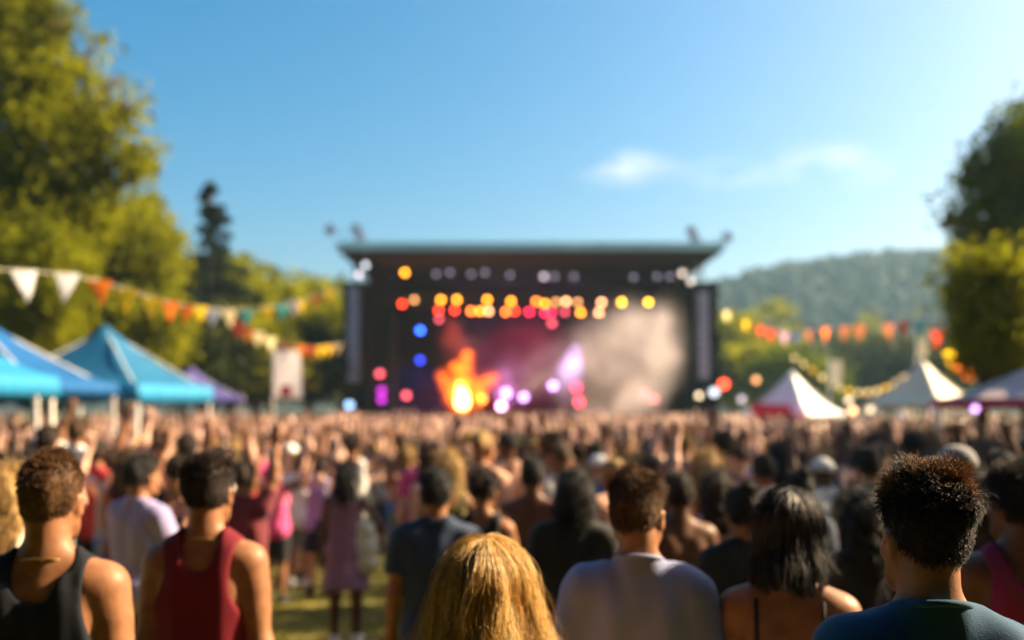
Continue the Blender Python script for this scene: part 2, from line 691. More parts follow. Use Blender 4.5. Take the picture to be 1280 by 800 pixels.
def tee(g, h, off=.016, hem=.80, seed=1, amp=.0065, loose=0.0):
    nk = [(np.array((0, -.02, 1.492)), np.array((0, .34, .94)))]
    pr = [(inflate(p[0], off), p[1]) if isinstance(p[0], tuple) else (inflate(p, off), .05) for p in g['torso']]
    pr = [((p[0][:5] + (nk,)) if (p[0][0] == 'cap' and p[0][1][2] > 1.45) else p[0], p[1]) for p in pr]
    nr = .058 if g['f'] else .067
    pr.append((cap((0, -.02, 1.40), (0, -.021, 1.56), nr + .008, nr + .002, nk), .03))
    pr.append((ell((0, -.005, .95), (.172 + loose, .125 + loose * .7, .36)), .06))
    for i in (0, 1):
        sh, e, w, hd = g['joints'][i]
        d = (e - sh) / np.linalg.norm(e - sh)
        end = sh + (e - sh) * .62
        pr.append((cap(sh, sh + (e - sh) * .8, .078 * (.9 if g['f'] else 1), .070 + loose * .3, [(end, d)]), .035))
    return sdf(pr, h, .04, (), .012, [zcut(hem)], folds(amp, seed))


def tank(g, h, off=.012, hem=.80, seed=2, amp=.0055, scoop=1.0, drape=True):
    pr = [(inflate(p[0], off), p[1]) if isinstance(p[0], tuple) else (inflate(p, off), .05) for p in g['torso']]
    if drape:
        pr.append((ell((0, -.005, .95), (.172, .125, .36)), .06))
    sw = g['sw']
    subs = [ell((0, -.05, 1.50), (.082 * sw, .14, .135 * scoop)), ell((0, .1, 1.48), (.08 * sw, .12, .16)),
            cap((0, -.012, 1.44), (0, .0, 1.62), .075)]
    for s in (1, -1):
        subs.append(ell((s * .235 * sw, -.02, 1.36), (.095, .17, .165)))
    return sdf(pr, h, .04, subs, .012, [zcut(hem)], folds(amp, seed))


def camisole(g, h, hem=.80):
    """backless top: low at the back, thin straps are added apart"""
    pr = [(inflate(p[0], .010), p[1]) if isinstance(p[0], tuple) else (inflate(p, .010), .05) for p in g['torso']]
    pr.append((ell((0, -.005, .95), (.172, .125, .34)), .06))
    subs = [ell((0, -.16, 1.36), (.125, .16, .30)), ell((0, .0, 1.46), (.4, .4, .17))]
    return sdf(pr, h, .04, subs, .012, [zcut(hem)], folds(.003, 7))


def legwear(g, h, cut=.52, seed=3, kind='shorts'):
    top = [zcut(cut), zcut(.985, False)]
    if kind == 'skirt':
        pr = [ell((0, -.005, .93), (.185, .135, .15)), (cap((0, 0, .95), (0, 0, .5), .15, .25), .05)]
        return sdf(pr, h, .05, (), .01, top, folds(.006, seed))
    pr = [(inflate(g['torso'][2], .012), .05), (inflate(g['torso'][3], .016), .05)]
    pr += [(ell((s * .078, -.05, .90), (.102, .100, .1)), .04) for s in (1, -1)]
    for s in (1, -1):
        hip, kn, an = np.array((s * .09, 0, .9)), np.array((s * .10, .012, .50)), np.array((s * .105, -.02, .085))
        ex = .022 if kind == 'shorts' else .012
        pr.append((cap(hip, kn, .092 + ex * .6, .06 + ex), .03))
        pr.append((cap(kn, an, .056 + ex, .05), .03))
    return sdf(pr, h, .03, (), .01, top, folds(.003, seed))


def shoe(g, h, s):
    pr = [(cap((s * .105, -.05, .05), (s * .125, .16, .038), .05, .042), .02), cap((s * .105, -.025, .06), (s * .105, -.02, .11), .05, .046)]
    return sdf(pr, h, .02, (), .01, [zcut(.003)])


def hair_prims(kind, Q, M, hs=1.0):
    """hair volumes in head space; the hairline runs from nape over the ears to the forehead"""
    line = lambda up: [(Q((0, 0, up)), M @ np.array((0, .70, -.714)))]

    def E(c, r, k=.02, clip=None):
        return (ell(Q(c), np.array(r) * hs, M, clip), k)

    def C(a, b, ra, rb, k=.02):
        return (cap(Q(a), Q(b), ra * hs, rb * hs), k)
    if kind == 'buzz':
        return [E((0, -.014, .045), (.079, .102, .088), .01, line(.004))]
    if kind == 'short':
        return [E((0, -.015, .052), (.083, .107, .092), .01, line(.0)), E((0, -.03, .02), (.077, .088, .085), .02, line(-.004))]
    if kind == 'curly':
        return [E((0, -.018, .06), (.094, .116, .100), .01, line(-.004))]
    if kind == 'bun':
        return [E((0, -.014, .036), (.086, .110, .106), .01, line(-.01)), E((0, -.085, .125), (.045, .045, .042))]
    if kind == 'ponytail':
        return [E((0, -.014, .036), (.086, .110, .106), .01, line(-.01)), C((0, -.11, .06), (0, -.165, .0), .026, .036),
                C((0, -.165, .0), (0, -.15, -.2), .036, .014, .03)]
    if kind == 'long':
        return [E((0, -.016, .036), (.092, .116, .110), .01, line(-.02)), E((0, -.06, -.07), (.100, .072, .17), .05),
                E((0, -.085, -.17), (.105, .055, .17), .05), C((.075, -.02, .0), (.085, .0, -.16), .024, .018, .03),
                C((-.075, -.02, .0), (-.085, .0, -.16), .024, .018, .03)]
    if kind == 'bob':
        return [E((0, -.016, .036), (.094, .118, .112), .01, line(-.02)), E((0, -.05, -.05), (.108, .082, .13), .05),
                C((.08, -.01, .0), (.09, .012, -.12), .026, .03, .03), C((-.08, -.01, .0), (-.09, .012, -.12), .026, .03, .03)]
    return []


def strands(roots, dirs, length, segs, width, flow, curl=0.0, curl_f=0.0, seed=0, taper=.35, push=None):
    """thin three-sided locks: roots (n,3), first directions (n,3); flow(p, d, t) gives each next direction"""
    r = np.random.default_rng(seed)
    n = len(roots)
    L = length * r.uniform(.7, 1.15, n)
    P = np.zeros((n, segs + 1, 3))
    P[:, 0] = roots
    d = dirs / np.linalg.norm(dirs, axis=1)[:, None]
    ph = r.uniform(0, 6.28, (n, 2))
    for i in range(segs):
        t = (i + 1) / segs
        d = flow(P[:, i], d, t)
        d = d / np.maximum(np.linalg.norm(d, axis=1), 1e-6)[:, None]
        P[:, i + 1] = P[:, i] + d * (L / segs)[:, None]
        if push is not None:
            P[:, i + 1] = push(P[:, i + 1])
    if np.any(curl > 0):
        T = np.linspace(0, 1, segs + 1)[None, :]
        w = T * curl
        a = np.cross(d, np.array((0.3, .2, 1.0)))
        a /= np.maximum(np.linalg.norm(a, axis=1), 1e-6)[:, None]
        b = np.cross(d, a)
        P += a[:, None, :] * (w * np.sin(curl_f * T + ph[:, :1]))[:, :, None]
        P += b[:, None, :] * (w * np.cos(curl_f * T + ph[:, 1:]))[:, :, None]
    return tubes3(P, width, taper, r)


def tubes3(P, width, taper, r):
    n, m, _ = P.shape
    D = np.gradient(P, axis=1)
    D /= np.maximum(np.linalg.norm(D, axis=2), 1e-9)[:, :, None]
    A = np.cross(D, np.array((.31, .17, .93)))
    A /= np.maximum(np.linalg.norm(A, axis=2), 1e-6)[:, :, None]
    B = np.cross(D, A)
    T = np.linspace(0, 1, m)
    rad = width * (1 - (1 - taper) * T ** 1.5)
    rad = rad[None, :] * r.uniform(.6, 1.3, n)[:, None]
    V = np.stack([P + (A * math.cos(a) + B * math.sin(a)) * rad[:, :, None] for a in (0, 2.094, 4.189)], 2)
    V = V.reshape(-1, 3)
    base = (np.arange(n)[:, None] * m + np.arange(m - 1)[None, :]).reshape(-1) * 3
    q = []
    for k in range(3):
        k2 = (k + 1) % 3
        q.append(np.stack([base + k, base + k2, base + 3 + k2, base + 3 + k], 1))
    return V, np.concatenate(q)


SKIN = {
    'fair': mat('skin_fair', (.62, .36, .26), .42, .12, 26, .06, 160, spec=.4),
    'tan': mat('skin_tan', (.245, .108, .052), .5, .18, 22, .06, 160, spec=.25),
    'brown': mat('skin_brown', (.115, .047, .024), .5, .16, 22, .06, 160, spec=.3),
}
HAIRM = {
    'black': mat('hair_black', (.010, .008, .008), .6, .35, 40, .6, 160, spec=.3),
    'dark brown': mat('hair_dark_brown', (.028, .015, .009), .6, .35, 40, .6, 160, spec=.3),
    'brown': mat('hair_brown', (.075, .038, .018), .6, .35, 40, .6, 160, spec=.3),
    'blond': mat('hair_blond', (.36, .22, .075), .6, .35, 40, .6, 160, spec=.3),
    'grey': mat('hair_grey', (.25, .24, .23), .5, .2, 40, .3, 120),
}
CLOTH = {}
for nm, c in {'white': (.74, .73, .70), 'black': (.013, .013, .015), 'navy': (.020, .034, .075), 'red': (.42, .025, .03), 'pink': (.62, .07, .22),
              'lavender': (.27, .24, .44), 'olive': (.10, .12, .045), 'grey': (.20, .20, .21), 'teal': (.018, .12, .17), 'yellow': (.62, .42, .06),
              'maroon': (.13, .016, .025), 'orange': (.50, .14, .03), 'blue': (.05, .13, .36), 'magenta': (.25, .015, .075), 'cream': (.62, .55, .42),
              'peach': (.58, .32, .22), 'mauve': (.26, .13, .19)}.items():
    CLOTH[nm] = mat('cloth_' + nm, c, .85, .10, 6, .12, 260, spec=.2, sheen=.15)


def norm_mesh(name, vq, smooth=True):
    return mesh_np(name, vq[0], vq[1], smooth)


# ------------------------------------------------------------------ ground, hills, air
def build_ground():
    ys = np.concatenate([np.linspace(-40, 0, 12), np.linspace(1, 60, 120), np.geomspace(62, 850, 40)])
    xs = np.concatenate([-np.geomspace(690, 32, 26), np.linspace(-30, 30, 121), np.geomspace(32, 690, 26)])
    X, Y = np.meshgrid(xs, ys)
    Z = np.vectorize(ground_z)(Y) + .012 * np.sin(X * 1.7 + Y * .6) * np.sin(Y * 1.3 - X * .4)
    V = np.stack([X.ravel(), Y.ravel(), Z.ravel()], 1)
    nx, ny = len(xs), len(ys)
    i = (np.arange(ny - 1)[:, None] * nx + np.arange(nx - 1)[None, :]).ravel()
    Q = np.stack([i, i + 1, i + nx + 1, i + nx], 1)
    m = mat('field_grass', (.21, .17, .022), .9, .2, .9, .6, 14, col2=(.10, .10, .016), detail=8)
    o = link('ground', mesh_np('ground', V, Q), m)
    o['kind'] = 'structure'


build_ground()


def build_grass():
    n = 52000
    px = rng.uniform(-60, 1340, n)
    d = 2.6 + 13 * rng.uniform(0, 1, n) ** 1.2
    x = (px - 640) / FPX * d
    z = np.array([ground_z(a) for a in d])
    a = rng.uniform(0, 6.28, n)
    hgt = rng.uniform(.03, .085, n)
    w = rng.uniform(.004, .009, n)
    lean = rng.normal(0, .03, (n, 2))
    base = np.stack([x, d, z], 1)
    side = np.stack([np.cos(a) * w, np.sin(a) * w, np.zeros(n)], 1)
    tip = base + np.stack([lean[:, 0], lean[:, 1], hgt], 1)
    V = np.stack([base - side, base + side, tip], 1).reshape(-1, 3)
    T = np.arange(n * 3).reshape(-1, 3)
    m = mat('grass_blades', (.26, .22, .02), .6, .2, 1.1, col2=(.13, .13, .014), transl=.35)
    o = link('grass', mesh_np('grass', V, T, False), m)
    tag(o, 'short dry yellow green grass of the festival field between the feet', 'grass', kind='stuff')


build_grass()


def hill_height(x, y):
    """a long wooded ridge on the right"""
    u = x
    prof = np.interp(u, [-200, 20, 70, 110, 150, 190, 240, 330, 500], [4, 20, 47, 59, 64.5, 67, 68, 64, 40])
    t = np.clip((y - 190) / 210.0, 0, 1)
    up = t * t * (3 - 2 * t)
    t2 = np.clip((y - 400) / 300.0, 0, 1)
    return prof * up * (1 - .8 * t2) - .5


def build_hills():
    xs = np.linspace(-200, 560, 96)
    ys = np.linspace(180, 760, 60)
    X, Y = np.meshgrid(xs, ys)
    Z = hill_height(X, Y) + 1.2 * np.sin(X * .09 + Y * .05) * np.clip((Y - 200) / 60, 0, 1)
    V = np.stack([X.ravel(), Y.ravel(), Z.ravel()], 1)
    nx, ny = len(xs), len(ys)
    i = (np.arange(ny - 1)[:, None] * nx + np.arange(nx - 1)[None, :]).ravel()
    Q = np.stack([i, i + 1, i + nx + 1, i + nx], 1)
    o = link('hill', mesh_np('hill', V, Q), mat('hill_soil', (.006, .018, .014), .95, .25, .02))
    o['kind'] = 'structure'
    # the wood on it: one mass of small rough crowns
    n = 9000
    x = rng.uniform(10, 430, n)
    y = 200 + 230 * rng.uniform(0, 1, n) ** .8
    z = hill_height(x, y)
    bm_v = np.array([(math.cos(a) * math.cos(e), math.sin(a) * math.cos(e), math.sin(e))
                     for e in (-.6, .1, .75) for a in np.linspace(0, 6.283, 7)[:-1]] + [(0, 0, 1.05)])
    q = []
    for r_ in range(2):
        for k in range(6):
            q.append((r_ * 6 + k, r_ * 6 + (k + 1) % 6, r_ * 6 + 6 + (k + 1) % 6, r_ * 6 + 6 + k))
    t = [(12 + k, 12 + (k + 1) % 6, 18) for k in range(6)]
    rr = rng.uniform(1.1, 2.2, n)
    V = bm_v[None] * (rr[:, None] * rng.uniform(.8, 1.25, (n, 1)))[:, :, None] * rng.uniform(.75, 1.25, (n, 19, 1))
    V[:, :, 2] *= rng.uniform(1.0, 1.7, (n, 1))
    V += np.stack([x, y, z + rr * .8], 1)[:, None, :]
    off = (np.arange(n) * 19)[:, None, None]
    Q = (np.array(q)[None] + off).reshape(-1, 4)
    T = (np.array(t)[None] + off).reshape(-1, 3)
    o = link('wood', mesh_np('wood', V.reshape(-1, 3), [Q, T], False), mat('far_foliage', (.006, .022, .019), .9, .35, .05))
    tag(o, 'dense wood covering the hazy blue ridge on the horizon', 'wood', kind='stuff')


build_hills()

HAZE = 0.00042
hz = MB().box((-700, -120, -3), (700, 860, 90)).build('haze', volume('air_haze', (.42, .72, .95), HAZE, .3))
tag(hz, 'pale blue haze in the air over the whole valley', 'haze', kind='stuff')

# ------------------------------------------------------------------ trees
BARK = mat('bark', (.075, .052, .034), .9, .3, 6, .8, 30)
LEAF = {
    'gold': mat('leaf_gold_green', (.10, .115, .004), .8, .3, .6, col2=(.30, .30, .006), transl=.52, spec=.06),
    'green': mat('leaf_green', (.05, .075, .005), .8, .3, .6, col2=(.15, .19, .007), transl=.42, spec=.06),
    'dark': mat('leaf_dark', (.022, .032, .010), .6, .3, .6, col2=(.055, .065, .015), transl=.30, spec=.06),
    'conifer': mat('leaf_conifer', (.016, .026, .014), .7, .3, .6, transl=.15, spec=.06),
}


def leaf_cloud(blobs, n, size, seed, per=36, spread=.30, shell=.45):
    r = np.random.default_rng(seed)
    vol = np.array([b[3] * b[4] * b[5] for b in blobs]) ** .75
    vol /= vol.sum()
    nc = max(8, n // per)
    which = r.choice(len(blobs), nc, p=vol)
    B = np.array(blobs)[which]
    d = r.normal(size=(nc, 3))
    d /= np.linalg.norm(d, axis=1)[:, None]
    rad = r.uniform(shell, 1.05, nc) ** .7
    C = B[:, :3] + d * rad[:, None] * B[:, 3:6]
    cs = spread * r.uniform(.6, 1.5, nc)
    P = np.repeat(C, per, 0) + np.clip(r.normal(size=(nc * per, 3)), -1.5, 1.5) * np.repeat(cs, per)[:, None] * np.array((1, 1, .75))
    N = len(P)
    a = r.normal(size=(N, 3))
    a /= np.linalg.norm(a, axis=1)[:, None]
    b = np.cross(a, r.normal(size=(N, 3)))
    b /= np.maximum(np.linalg.norm(b, axis=1), 1e-6)[:, None]
    s = size * r.uniform(.6, 1.4, N)[:, None]
    V = np.stack([P - a * s, P + b * s * .45, P + a * s, P - b * s * .45], 1).reshape(-1, 3)
    return V, np.arange(N * 4).reshape(-1, 4)


def tree(label, base, blobs, n, size, leaf, seed, trunk_r=.28, spread=.3, name='tree', group=None, shell=.45):
    """blobs: world (x,y,z,rx,ry,rz) crown masses; limbs run from the trunk to each of them"""
    root = empty(name, base)
    tag(root, label, 'tree', group)
    r = random.Random(seed)
    b = Vector(base)
    loc = [(x - b.x, y - b.y, z - b.z, rx, ry, rz) for (x, y, z, rx, ry, rz) in blobs]
    top = max(p[2] for p in loc)
    low = min(p[2] - p[5] * .6 for p in loc)
    m = MB()
    cxm = sum(p[0] for p in loc) / len(loc)
    cym = sum(p[1] for p in loc) / len(loc)
    pts = [Vector((cxm * t ** 1.5 + r.uniform(-.1, .1) * t, cym * t ** 1.5, top * t)) for t in (0, .1, .25, .45, .65, .85)]
    rad = [trunk_r * k for k in (1.35, 1.0, .85, .62, .4, .18)]
    m.tube(pts, rad, 10)
    for (x, y, z, rx, ry, rz) in loc:
        h0 = max(.12, min(.8, (z - rz * .9) / top * .8))
        st = Vector((cxm * h0 ** 1.5, cym * h0 ** 1.5, top * h0))
        en = Vector((x, y, z + rz * .2))
        mid = st.lerp(en, .5) + Vector((0, 0, -.12 * (en - st).length))
        m.tube([st, mid, en], [trunk_r * .42, trunk_r * .26, trunk_r * .08], 6)
        for k in range(4):
            e2 = Vector((x + r.uniform(-1, 1) * rx * .8, y + r.uniform(-1, 1) * ry * .8, z + r.uniform(-.7, .8) * rz))
            m.tube([mid.lerp(en, .5), e2], [trunk_r * .13, trunk_r * .03], 5)
    m.build('trunk', BARK, root, True)
    V, Q = leaf_cloud(loc, n, size, seed, spread=spread, shell=shell)
    link('crown', mesh_np('crown', V, Q, False), LEAF[leaf], root)
    return root


def conifer(label, px, py_top, d, width_px, leaf='conifer', seed=1):
    t = at(px, py_top, d)
    gz = ground_z(d)
    H = t.z - gz
    W = width_px / FPX * d * .5
    root = empty('conifer_tree', (t.x, d, gz))
    tag(root, label, 'tree')
    m = MB().tube([(0, 0, 0), (0, 0, H * .6), (0, 0, H)], [.35, .2, .03], 8)
    r = np.random.default_rng(seed)
    pts = []
    for k in range(90):
        f = r.uniform(.25, 1) ** .8
        a = r.uniform(0, 6.283)
        L = W * (1 - f) ** 1.0 * r.uniform(.35, 1.25) + .05
        z0 = H * f
        e = (math.cos(a) * L, math.sin(a) * L, z0 - L * .25)
        m.tube([(0, 0, z0), e], [.05, .01], 4)
        pts += [tuple(np.array((0, 0, z0)) * (1 - u) + np.array(e) * u) for u in (.35, .6, .85, 1.0)]
    m.build('trunk', BARK, root, True)
    P = np.repeat(np.array(pts), 22, 0)
    P = P + np.clip(r.normal(size=P.shape), -1.6, 1.6) * (.05 + .20 * np.clip(1 - P[:, 2:3] / H, 0, .6) / .6)
    N = len(P)
    a = r.normal(size=(N, 3))
    a /= np.linalg.norm(a, axis=1)[:, None]
    b = np.cross(a, r.normal(size=(N, 3)))
    b /= np.linalg.norm(b, axis=1)[:, None]
    s = .16
    V = np.stack([P - a * s, P + b * s * .35, P + a * s, P - b * s * .35], 1).reshape(-1, 3)
    link('crown', mesh_np('crown', V, np.arange(N * 4).reshape(-1, 4), False), LEAF[leaf], root)


def blob(px, py, d, rpx, rpy, dd=0.0, rd=None):
    p = at(px, py, d)
    k = d / FPX
    return (p.x, d + dd, p.z, rpx * k, (rd if rd else rpx * k * .9), rpy * k)


# tall tree at the left edge
D = 23.0
tree('tall golden green tree whose crown fills the upper corner above the blue canopies',
     (at(-40, 500, D).x, D, ground_z(D)),
     [blob(20, 80, D, 56, 62), blob(-60, 60, D, 80, 90), blob(62, 55, D, 26, 34), blob(95, 130, D, 46, 48), blob(130, 165, D, 34, 36), blob(60, 190, D, 70, 60),
      blob(150, 205, D, 30, 24), blob(40, 280, D, 75, 60), blob(105, 265, D, 30, 24), blob(-50, 200, D, 80, 90), blob(-30, 340, D, 80, 60),
      blob(70, 345, D, 60, 55, -1), blob(20, 400, D, 70, 45), blob(8, 22, D, 42, 36), blob(168, 192, D, 16, 15), blob(30, -10, D, 30, 26), blob(60, 20, D, 12, 20), blob(150, 100, D, 12, 14), blob(176, 212, D, 9, 6), blob(118, 62, D, 16, 15), blob(165, 128, D, 10, 12), blob(82, 12, D, 10, 14), blob(142, 238, D, 10, 8)],
     46000, .115, 'gold', 3, .42, .30, shell=.78)
D = 31.0
tree('rounded golden tree behind the teal canopy, lower than the corner tree',
     (at(150, 500, D).x, D, ground_z(D)),
     [blob(150, 300, D, 56, 44), blob(185, 320, D, 40, 40), blob(120, 330, D, 40, 50), blob(160, 385, D, 58, 50), blob(200, 415, D, 34, 40), blob(110, 420, D, 50, 40)],
     24000, .13, 'gold', 5, .3, .32, shell=.7)
D = 33.0
tree('thin leafy tree poking up behind the rounded golden tree',
     (at(188, 500, D).x, D, ground_z(D)), [blob(188, 262, D, 7, 26), blob(192, 300, D, 14, 30)], 1400, .15, 'gold', 6, .12, .2)
conifer('dark pointed conifer rising above the woods left of the stage', 263, 222, 44, 270, seed=4)
for i, (px, top, w, d, leaf, lab) in enumerate((
        (228, 325, 60, 52, 'dark', 'dark green tree under the pointed conifer'),
        (288, 318, 66, 50, 'gold', 'broad olive tree just to the stage side of the pointed conifer'),
        (338, 330, 60, 55, 'gold', 'domed green tree standing behind the yellow pennants'),
        (385, 340, 58, 58, 'gold', 'domed green tree halfway between conifer and stage'),
        (425, 352, 50, 60, 'gold', 'domed green tree half hidden by the stage loudspeakers'),
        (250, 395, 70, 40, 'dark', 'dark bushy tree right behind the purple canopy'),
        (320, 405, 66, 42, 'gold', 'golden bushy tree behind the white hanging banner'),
        (385, 420, 60, 46, 'dark', 'dark bushy tree below the end of the long pennant string'),
        (60, 410, 80, 36, 'dark', 'dark tree behind the two blue canopies'),
)):
    c = at(px, top, d)
    k = d / FPX
    H = 500 - top
    tree(lab, (c.x, d, ground_z(d)),
         [blob(px, top + H * .28, d, w * .6, H * .27), blob(px - w * .4, top + H * .5, d, w * .5, H * .28), blob(px + w * .4, top + H * .5, d, w * .5, H * .28),
          blob(px, top + H * .65, d, w * .7, H * .3)],
         7500, .24, leaf, 20 + i, .28, .5, group='trees of the wood left of the stage')
# right edge tree
D = 22.0
tree('big green tree at the picture edge, towering over the pale pink canopy',
     (at(1300, 500, D).x, D, ground_z(D)),
     [blob(1295, 160, D, 34, 36), blob(1262, 205, D, 42, 36), blob(1230, 225, D, 20, 18), blob(1300, 240, D, 50, 50), blob(1225, 285, D, 34, 34), blob(1200, 268, D, 16, 10), blob(1275, 320, D, 62, 58),
      blob(1225, 355, D, 34, 40), blob(1260, 400, D, 50, 50), blob(1320, 380, D, 60, 60)],
     24000, .11, 'green', 41, .4, .28, shell=.5)
D = 15.0  # sunlit low side of the edge tree, coloured as gold leaves
tree('golden tree standing in for the sunlit lower side of the big green tree',
     (at(1228, 500, D).x, D, ground_z(D)),
     [blob(1226, 350, D, 14, 34), blob(1244, 402, D, 22, 36), blob(1222, 436, D, 16, 22), blob(1268, 445, D, 40, 34), blob(1258, 365, D, 26, 40), blob(1212, 372, D, 12, 20), blob(1206, 340, D, 8, 9), blob(1204, 405, D, 10, 14)],
     9000, .085, 'gold', 42, .16, .24, shell=.7)
tree('broad tree beyond the right border of the view, shading the people there', (15.5, 11.0, ground_z(11)),
     [(15.5, 11, 7.5, 3.4, 3.4, 3.0), (13.8, 9.4, 6.4, 2.6, 2.6, 2.4), (17.5, 13.0, 6.8, 3, 3, 2.6), (14.2, 12.6, 9.4, 2.4, 2.4, 2.0), (12.9, 10.6, 7.0, 2.2, 2.2, 2.0)], 11000, .16, 'dark', 43, .4, .36)
for i, (x, y, k, lab) in enumerate(((-8.5, -5.5, 1.0, 'unseen shade tree added behind the camera, toward the blue canopies'), (-3, -6.5, 1.1, 'unseen shade tree added straight behind the camera'),  # unseen trees added to keep sky light off people's backs
                                    (3.2, -6.0, 1.05, 'unseen shade tree added behind the camera, toward the curly topped man'), (9.5, -6, 1.0, 'unseen shade tree added behind the camera on the sunny side'),
                                    (-12.5, -1, 1.0, 'unseen shade tree added beside the camera on the shaded side'),
                                    (7.0, -3.6, 1.1, 'unseen shade tree added close behind the camera, sunny side'), (12.8, -1.2, 1.1, 'unseen shade tree added level with the camera, far out on the sunny side'))):
    tree(lab, (x, y, 0), [(x, y, 6.5 * k, 3.8, 3.0, 3.0), (x - 2.2, y, 4.2 * k, 2.8, 2.4, 2.6), (x + 2.2, y + .3, 4.2 * k, 2.8, 2.4, 2.6), (x, y - .5, 9.6 * k, 3.2, 2.8, 2.6), (x, y + .3, 2.2 * k, 3.2, 2.0, 2.0),
                          (x + .5, y + 2.4, 7.6 * k, 2.6, 2.2, 1.6)] + ([(x + .3, y + 5.0, 7.2 * k, 3.2, 3.0, 1.4)] if i < 3 else []),  # extra overhead crowns added to block sky light from above
         17000, .27, 'dark', 80 + i, .35, .6, group='unseen trees added to shade the backs of people')
# trees at the foot of the ridge
for i, (px, top, w, d, leaf, lab) in enumerate((
        (915, 392, 60, 80, 'gold', 'yellow green tree right beside the stage, below the ridge'),
        (960, 372, 70, 110, 'gold', 'pale green round tree higher on the slope beside the stage'),
        (948, 425, 80, 75, 'gold', 'green tree just behind the white canopy'),
        (1030, 425, 80, 95, 'dark', 'dark tree between the white and the cream canopies'),
        (1085, 398, 60, 100, 'gold', 'green tree behind the pennants over the cream canopy'),
        (1110, 418, 80, 90, 'dark', 'dark tree directly behind the cream canopy'),
        (1160, 430, 80, 80, 'dark', 'dark tree between the cream canopy and the golden tree'),
        (1000, 440, 70, 70, 'green', 'low green tree above the white canopy'),
)):
    c = at(px, top, d)
    H = 505 - top
    tree(lab, (c.x, d, ground_z(d)),
         [blob(px, top + H * .28, d, w * .55, H * .28), blob(px - w * .35, top + H * .52, d, w * .45, H * .3), blob(px + w * .35, top + H * .52, d, w * .45, H * .3),
          blob(px, top + H * .68, d, w * .6, H * .3)],
         4200, .34, leaf, 60 + i, .3, .7, group='trees at the foot of the ridge')

# ------------------------------------------------------------------ stage
BLACK = mat('stage_black', (.007, .006, .008), .8, .25, 1.5, .1, 20, spec=.1)
PURPLE = mat('stage_drape', (.024, .010, .021), .95, .3, 2.5, .4, 5, spec=.05)
ALU = mat('truss_metal', (.30, .30, .32), .4, .12, 4, metal=.8)
ROOFU = mat('roof_underside', (.026, .021, .030), .8, .2, 1.0, spec=.1)
TEAL = mat('roof_cover_sky_tint', (.34, .55, .55), .35, .1, .6, spec=.6)  # teal sky reflection on the roof, put into the colour
FLOOR = mat('stage_deck', (.02, .018, .02), .6, .3, 2, spec=.2)
SPKGREY = mat('speaker_grille', (.36, .34, .42), .5, .2, 3, spec=.5)
DARKM = mat('dark_metal', (.03, .03, .032), .45, .2, 8, metal=.4)
SD = 46.0
DECK = CAMZ - (518 - HOR) / FPX * SD
stage = empty('stage', (0, SD, ground_z(SD)))
tag(stage, 'black open-air concert stage with flat overhanging roof and coloured lamps', 'stage')
SG = stage.location


def sx(px, d=SD):
    return (px - 640) / FPX * d


def sz(py, d=SD):
    return CAMZ - (py - HOR) / FPX * d - SG.z


def L(x, y, z):
    return (x, y - SG.y, z)


rf = 43.6
zt, zb = sz(305, rf), sz(316, rf)
x0, x1 = sx(424, rf), sx(902, rf)
m = MB()
y0, y1 = rf - SD, 57 - SD
m.box((x0, y0, zb), (x1, y1, zt))
m.build('roof', ROOFU, stage)
m = MB()
m.box((x0 - .15, y0 - .12, zb + .12), (x1 + .15, y0 - .003, zt + .06))
m.box((x0 - .15, y0 - .003, zt + .004), (x1 + .15, y1 + .3, zt + .10))
m.build('roof_cover_sky_tint', TEAL, stage)
xl0, xl1 = sx(427), sx(459)
xr0, xr1 = sx(861), sx(899)
zw = sz(352)
MB().box((xl0, 0.2, 0), (xl1, 9, zw)).build('side_wing', BLACK, stage)
MB().box((xr0, 0.2, 0), (xr1, 9, zw)).build('side_wing', BLACK, stage)
MB().box((xl1 - 1, 9.02, 0), (xr0 + 1, 9.3, zb - .01)).build('back_wall', PURPLE, stage)
MB().box((xl1 + .01, 0.3, zb - 1.2), (xl1 + .2, 9, zb - .01)).build('side_drape', PURPLE, stage)
MB().box((xr0 - .2, 0.3, zb - 1.2), (xr0 - .01, 9, zb - .01)).build('side_drape', PURPLE, stage)
dk = DECK - SG.z
MB().box((xl1 + .01, -.6, dk - .18), (xr0 - .01, 9, dk)).build('deck', FLOOR, stage)
m = MB()
for k in range(14):
    xa = lerp(xl1 + .1, xr0 - .1, k / 14)
    xb = lerp(xl1 + .1, xr0 - .1, (k + 1) / 14) - .03
    m.box((xa, -.58, 0), (xb, -.5, dk - .19))
m.build('deck_skirt', BLACK, stage)


def truss(m, a, b, s=.42, n=12):
    a, b = Vector(a), Vector(b)
    d = (b - a).normalized()
    up = Vector((0, 0, 1)) if abs(d.z) < .9 else Vector((0, 1, 0))
    sd = d.cross(up).normalized()
    up = sd.cross(d)
    cs = [sd * s / 2 + up * s / 2, -sd * s / 2 + up * s / 2, -sd * s / 2 - up * s / 2, sd * s / 2 - up * s / 2]
    for c in cs:
        m.tube([a + c, b + c], .03, 6)
    for i in range(n):
        p, q = a.lerp(b, i / n), a.lerp(b, (i + 1) / n)
        for j in range(4):
            m.tube([p + cs[j], q + cs[(j + 1) % 4]], .016, 4)


LD = 49.0
for (py, nm) in ((336, 'truss'), (369, 'truss'), (382, 'truss')):
    m = MB()
    truss(m, (xl1 + .1, LD - SD, sz(py - 4, LD)), (xr0 - .1, LD - SD, sz(py - 4, LD)), .4, 34)
    m.build(nm, DARKM, stage)
for px in (447, 872):
    m = MB()
    truss(m, (sx(px), .9, zw), (sx(px), .9, zb), .55, 3)
    m.build('roof_column', ALU, stage)
m = MB()
truss(m, (sx(490, 50), 4, dk), (sx(490, 50), 4, sz(392, 50)), .35, 14)
m.build('lighting_tower', DARKM, stage)

